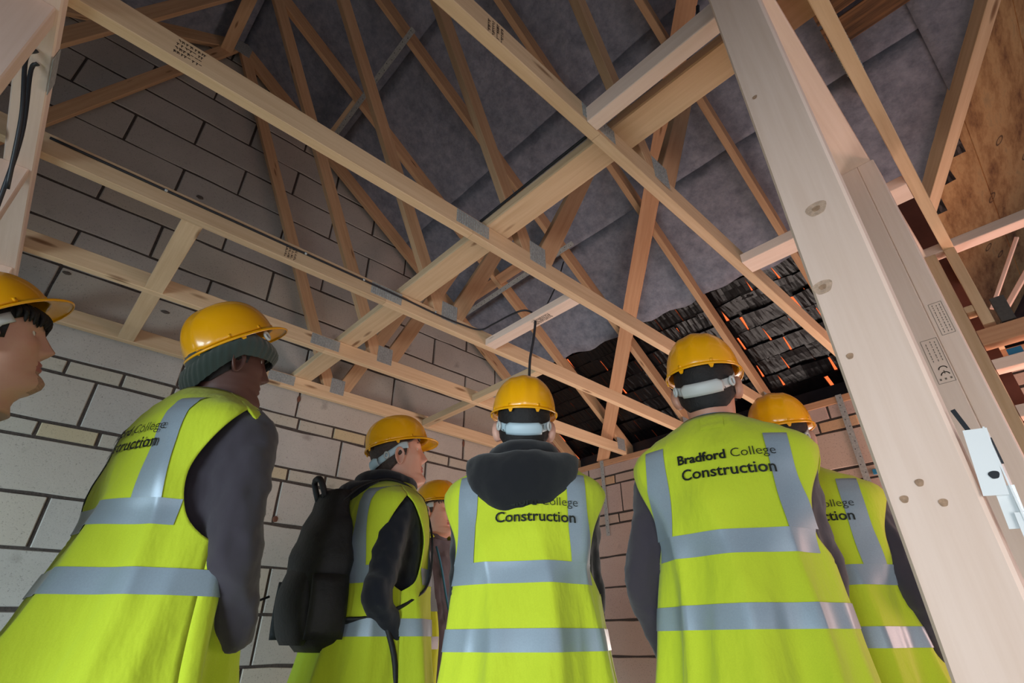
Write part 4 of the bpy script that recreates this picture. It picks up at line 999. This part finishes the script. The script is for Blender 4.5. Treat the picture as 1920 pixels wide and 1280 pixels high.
put('person at left in a green beanie under the hard hat, dark sleeve towards camera', (-1.628, .250, .882), -11, .05, .0, .11, .12, 0, .56, top='charcoal', skn='skin_dark', armr=1.18, arms={1: [(.188, .028, 1.39), (.238, .055, 1.12), (.190, .135, .955)], -1: [(-.178, -.01, 1.395), (-.238, -.03, 1.12), (-.205, .13, .93)]}, beanie=True,
       vest=VS(text=(.0, 1.375, 1.335), flare=.12, wid=-.02, dep=-.02, fold=1.0, t1=(1.03, 1.08), t2=(1.165, 1.22)), hatlabel='yellow hard hat worn over a green beanie at left, tilted far back', seed=7, lip='lip_dark')
p3 = put('person in profile with a black backpack over the hi-vis vest', (-1.868, 1.060, .820), 6, -.02, .055, .30, .22, 0, top='navyblack', hair='hairb', hood=True, vest=VS(flare=.05, fold=.9, wid=-.015, dep=-.010), arms={1: [(.175, -.015, 1.39), (.228, -.085, 1.12), (.168, .05, .93)], -1: [(-.175, -.015, 1.39), (-.232, -.085, 1.12), (-.215, .09, .95)]}, hatlabel='yellow hard hat on the backpack wearer, seen from the side', seed=8, hatopt=('blue',))
put('person in an open vest over a dark grey sweatshirt, facing the camera', (-2.335, 1.632, .741), 78, .0, .01, -.22, .05, 0, top='greytee', hair='hairb', fringe=True, vest=VS(open=.125, flare=.02, fold=.6), fat=.05, hatlabel='yellow hard hat with small dark print on the front, farthest person', seed=9, hatopt=('print',))
put('person cut off by the left edge, face in profile looking up', (-1.588, -.270, .728), -3, .24, .10, .0, .34, 0, .44, top='navyblack', fringe=True, beard=.022, vest=VS(flare=.03), hatlabel='yellow hard hat cut off by the left edge of the picture', seed=10)

# lanyard, chest mark on the farthest person are added on his own body
rootm = W['person.005']; 
def on_p4(x, z): return Vector((x, .165+.05*g_(z-1.02, .17)-.03*(abs(x)/.15)**2, z))
for sd_ in (1, -1):
    vs, fs = tube('l', [rootm @ (on_p4(sd_*(.075-.045*t), 1.46-.36*t)+Vector((0, -.045*(1-t)**3, 0))) for t in [i/10 for i in range(11)]], .005, None)
    link('lanyard', mesh('lanyard', [rootm.inverted() @ v for v in vs], fs, True), bpy.data.objects['person.005'], M['lanyard'], rootm)
bm = bmesh.new()
for i in range(9): bmesh.ops.create_cube(bm, size=1, matrix=T(*(on_p4(-.10+.0065*i, 1.315)+Vector((0, .012, 0)))) @ Matrix.Diagonal((.0045, .002, .006, 1)))
link('chest_print', bm_mesh(bm, 'chest_print'), bpy.data.objects['person.005'], M['white'], rootm)

# backpack ---------------------------------------------------------
_, rm3, dfm3, (vp3, _v) = p3
bp_m = rm3.copy(); bpk = empty('backpack', rm3 @ T(0, -.2, .9), 'bulky black backpack on the back of the person in profile', 'backpack')
vv = []; n_ = 36; rws = 20
for j in range(rws):
    t = j/(rws-1); z = .965+.50*t
    w_ = .165*(1-.55*max(0, t-.55)**1.5*2.0)*(1-.35*(1-min(1, t/.12))**2); dp = (.115+.045*math.sin(PI*min(1, t*1.15)))*(1-.65*max(0, t-.6)**1.3*1.7)*(1-.4*(1-min(1, t/.12))**2)
    for i in range(n_):
        a = 2*PI*i/n_; x, y = sup(a, w_, dp, 3.0); y = y if y < 0 else y*.35
        k = .006*noise.noise(Vector((x*14, y*14, z*9)))+.003*math.sin(z*60+x*20); vv.append(dfm3((x+k, -.180+y*.74+k, z)))
ff = grid(vv, n_, rws, True)+[tuple(range(n_-1, -1, -1)), tuple(range((rws-1)*n_, rws*n_))]
pk = link('pack_body', mesh('pack_body', vv, ff, True), bpk, M['pack'], rm3)
vv = []
for j in range(12):
    t = j/11; z = .985+.26*t; w_ = .135*(1-.2*t**3)*(1-.3*(1-min(1, t/.15))**2); dp = .075*math.sin(PI*(.12+.8*t))
    for i in range(24): a = 2*PI*i/24; x, y = sup(a, w_, dp, 2.6); vv.append(dfm3((x, -.262+y*.75, z)))
link('front_pocket', mesh('front_pocket', vv, grid(vv, 24, 12, True)+[tuple(range(23, -1, -1)), tuple(range(264, 288))], True), bpk, M['pack'], rm3)
for sd_ in (1, -1):
    vv = []
    for j in range(8):
        t = j/7; z = 1.0+.18*t
        for i in range(16): a = 2*PI*i/16; vv.append(dfm3((sd_*(.160+.030*math.sin(PI*(.2+.6*t)))+math.sin(a)*.022, -.225+math.cos(a)*.06, z)))
    link('side_pocket', mesh('side_pocket', vv, grid(vv, 16, 8, True)+[tuple(range(15, -1, -1)), tuple(range(112, 128))], True), bpk, M['pack'], rm3)
    # strap over the shoulder, flat webbing
    pts = spline([(.095*sd_, -.215, 1.41), (.105*sd_, -.13, 1.490), (.115*sd_, -.02, 1.522), (.128*sd_, .09, 1.47), (.150*sd_, .140, 1.35), (.180*sd_, .128, 1.20), (.222*sd_, .06, 1.12), (.215*sd_, -.08, 1.06), (.15*sd_, -.20, 1.05)], 6); vv = []
    for i, q in enumerate(pts):
        t = (pts[min(i+1, len(pts)-1)]-pts[max(0, i-1)]).normalized(); od = Vector((q.x*.5, q.y, (q.z-1.25)*1.3)).normalized(); sdv = t.cross(od).normalized(); w_ = .024 if i < 32 else .012
        for a, b in ((-1, -1), (1, -1), (1, 1), (-1, 1)): vv.append(dfm3(q+sdv*a*w_+od*b*.004))
    link('shoulder_strap', mesh('shoulder_strap', vv, grid(vv, 4, len(pts), True)+[(3, 2, 1, 0)], True), bpk, M['pack'], rm3)
vs, fs = tube('h', spline([dfm3((-.04, -.235, 1.445)), dfm3((-.03, -.26, 1.505)), dfm3((.03, -.26, 1.505)), dfm3((.04, -.235, 1.445))], 6), .011, None); link('grab_handle', mesh('grab_handle', vs, fs, True), bpk, M['pack'], rm3)
vs, fs = tube('h', [dfm3((.02, -.36, 1.12)), dfm3((.03, -.385, 1.11)), dfm3((.03, -.41, 1.10))], .004, None); link('zip_pull', mesh('zip_pull', vs, fs, True), bpk, M['cable'], rm3)
vs, fs = tube('h', spline([dfm3((.225, -.05, 1.05)), dfm3((.235, -.01, .93)), dfm3((.245, .0, .75)), dfm3((.245, .0, .62))], 5), .010, None); link('loose_strap', mesh('loose_strap', vs, fs, True), bpk, M['pack'], rm3)
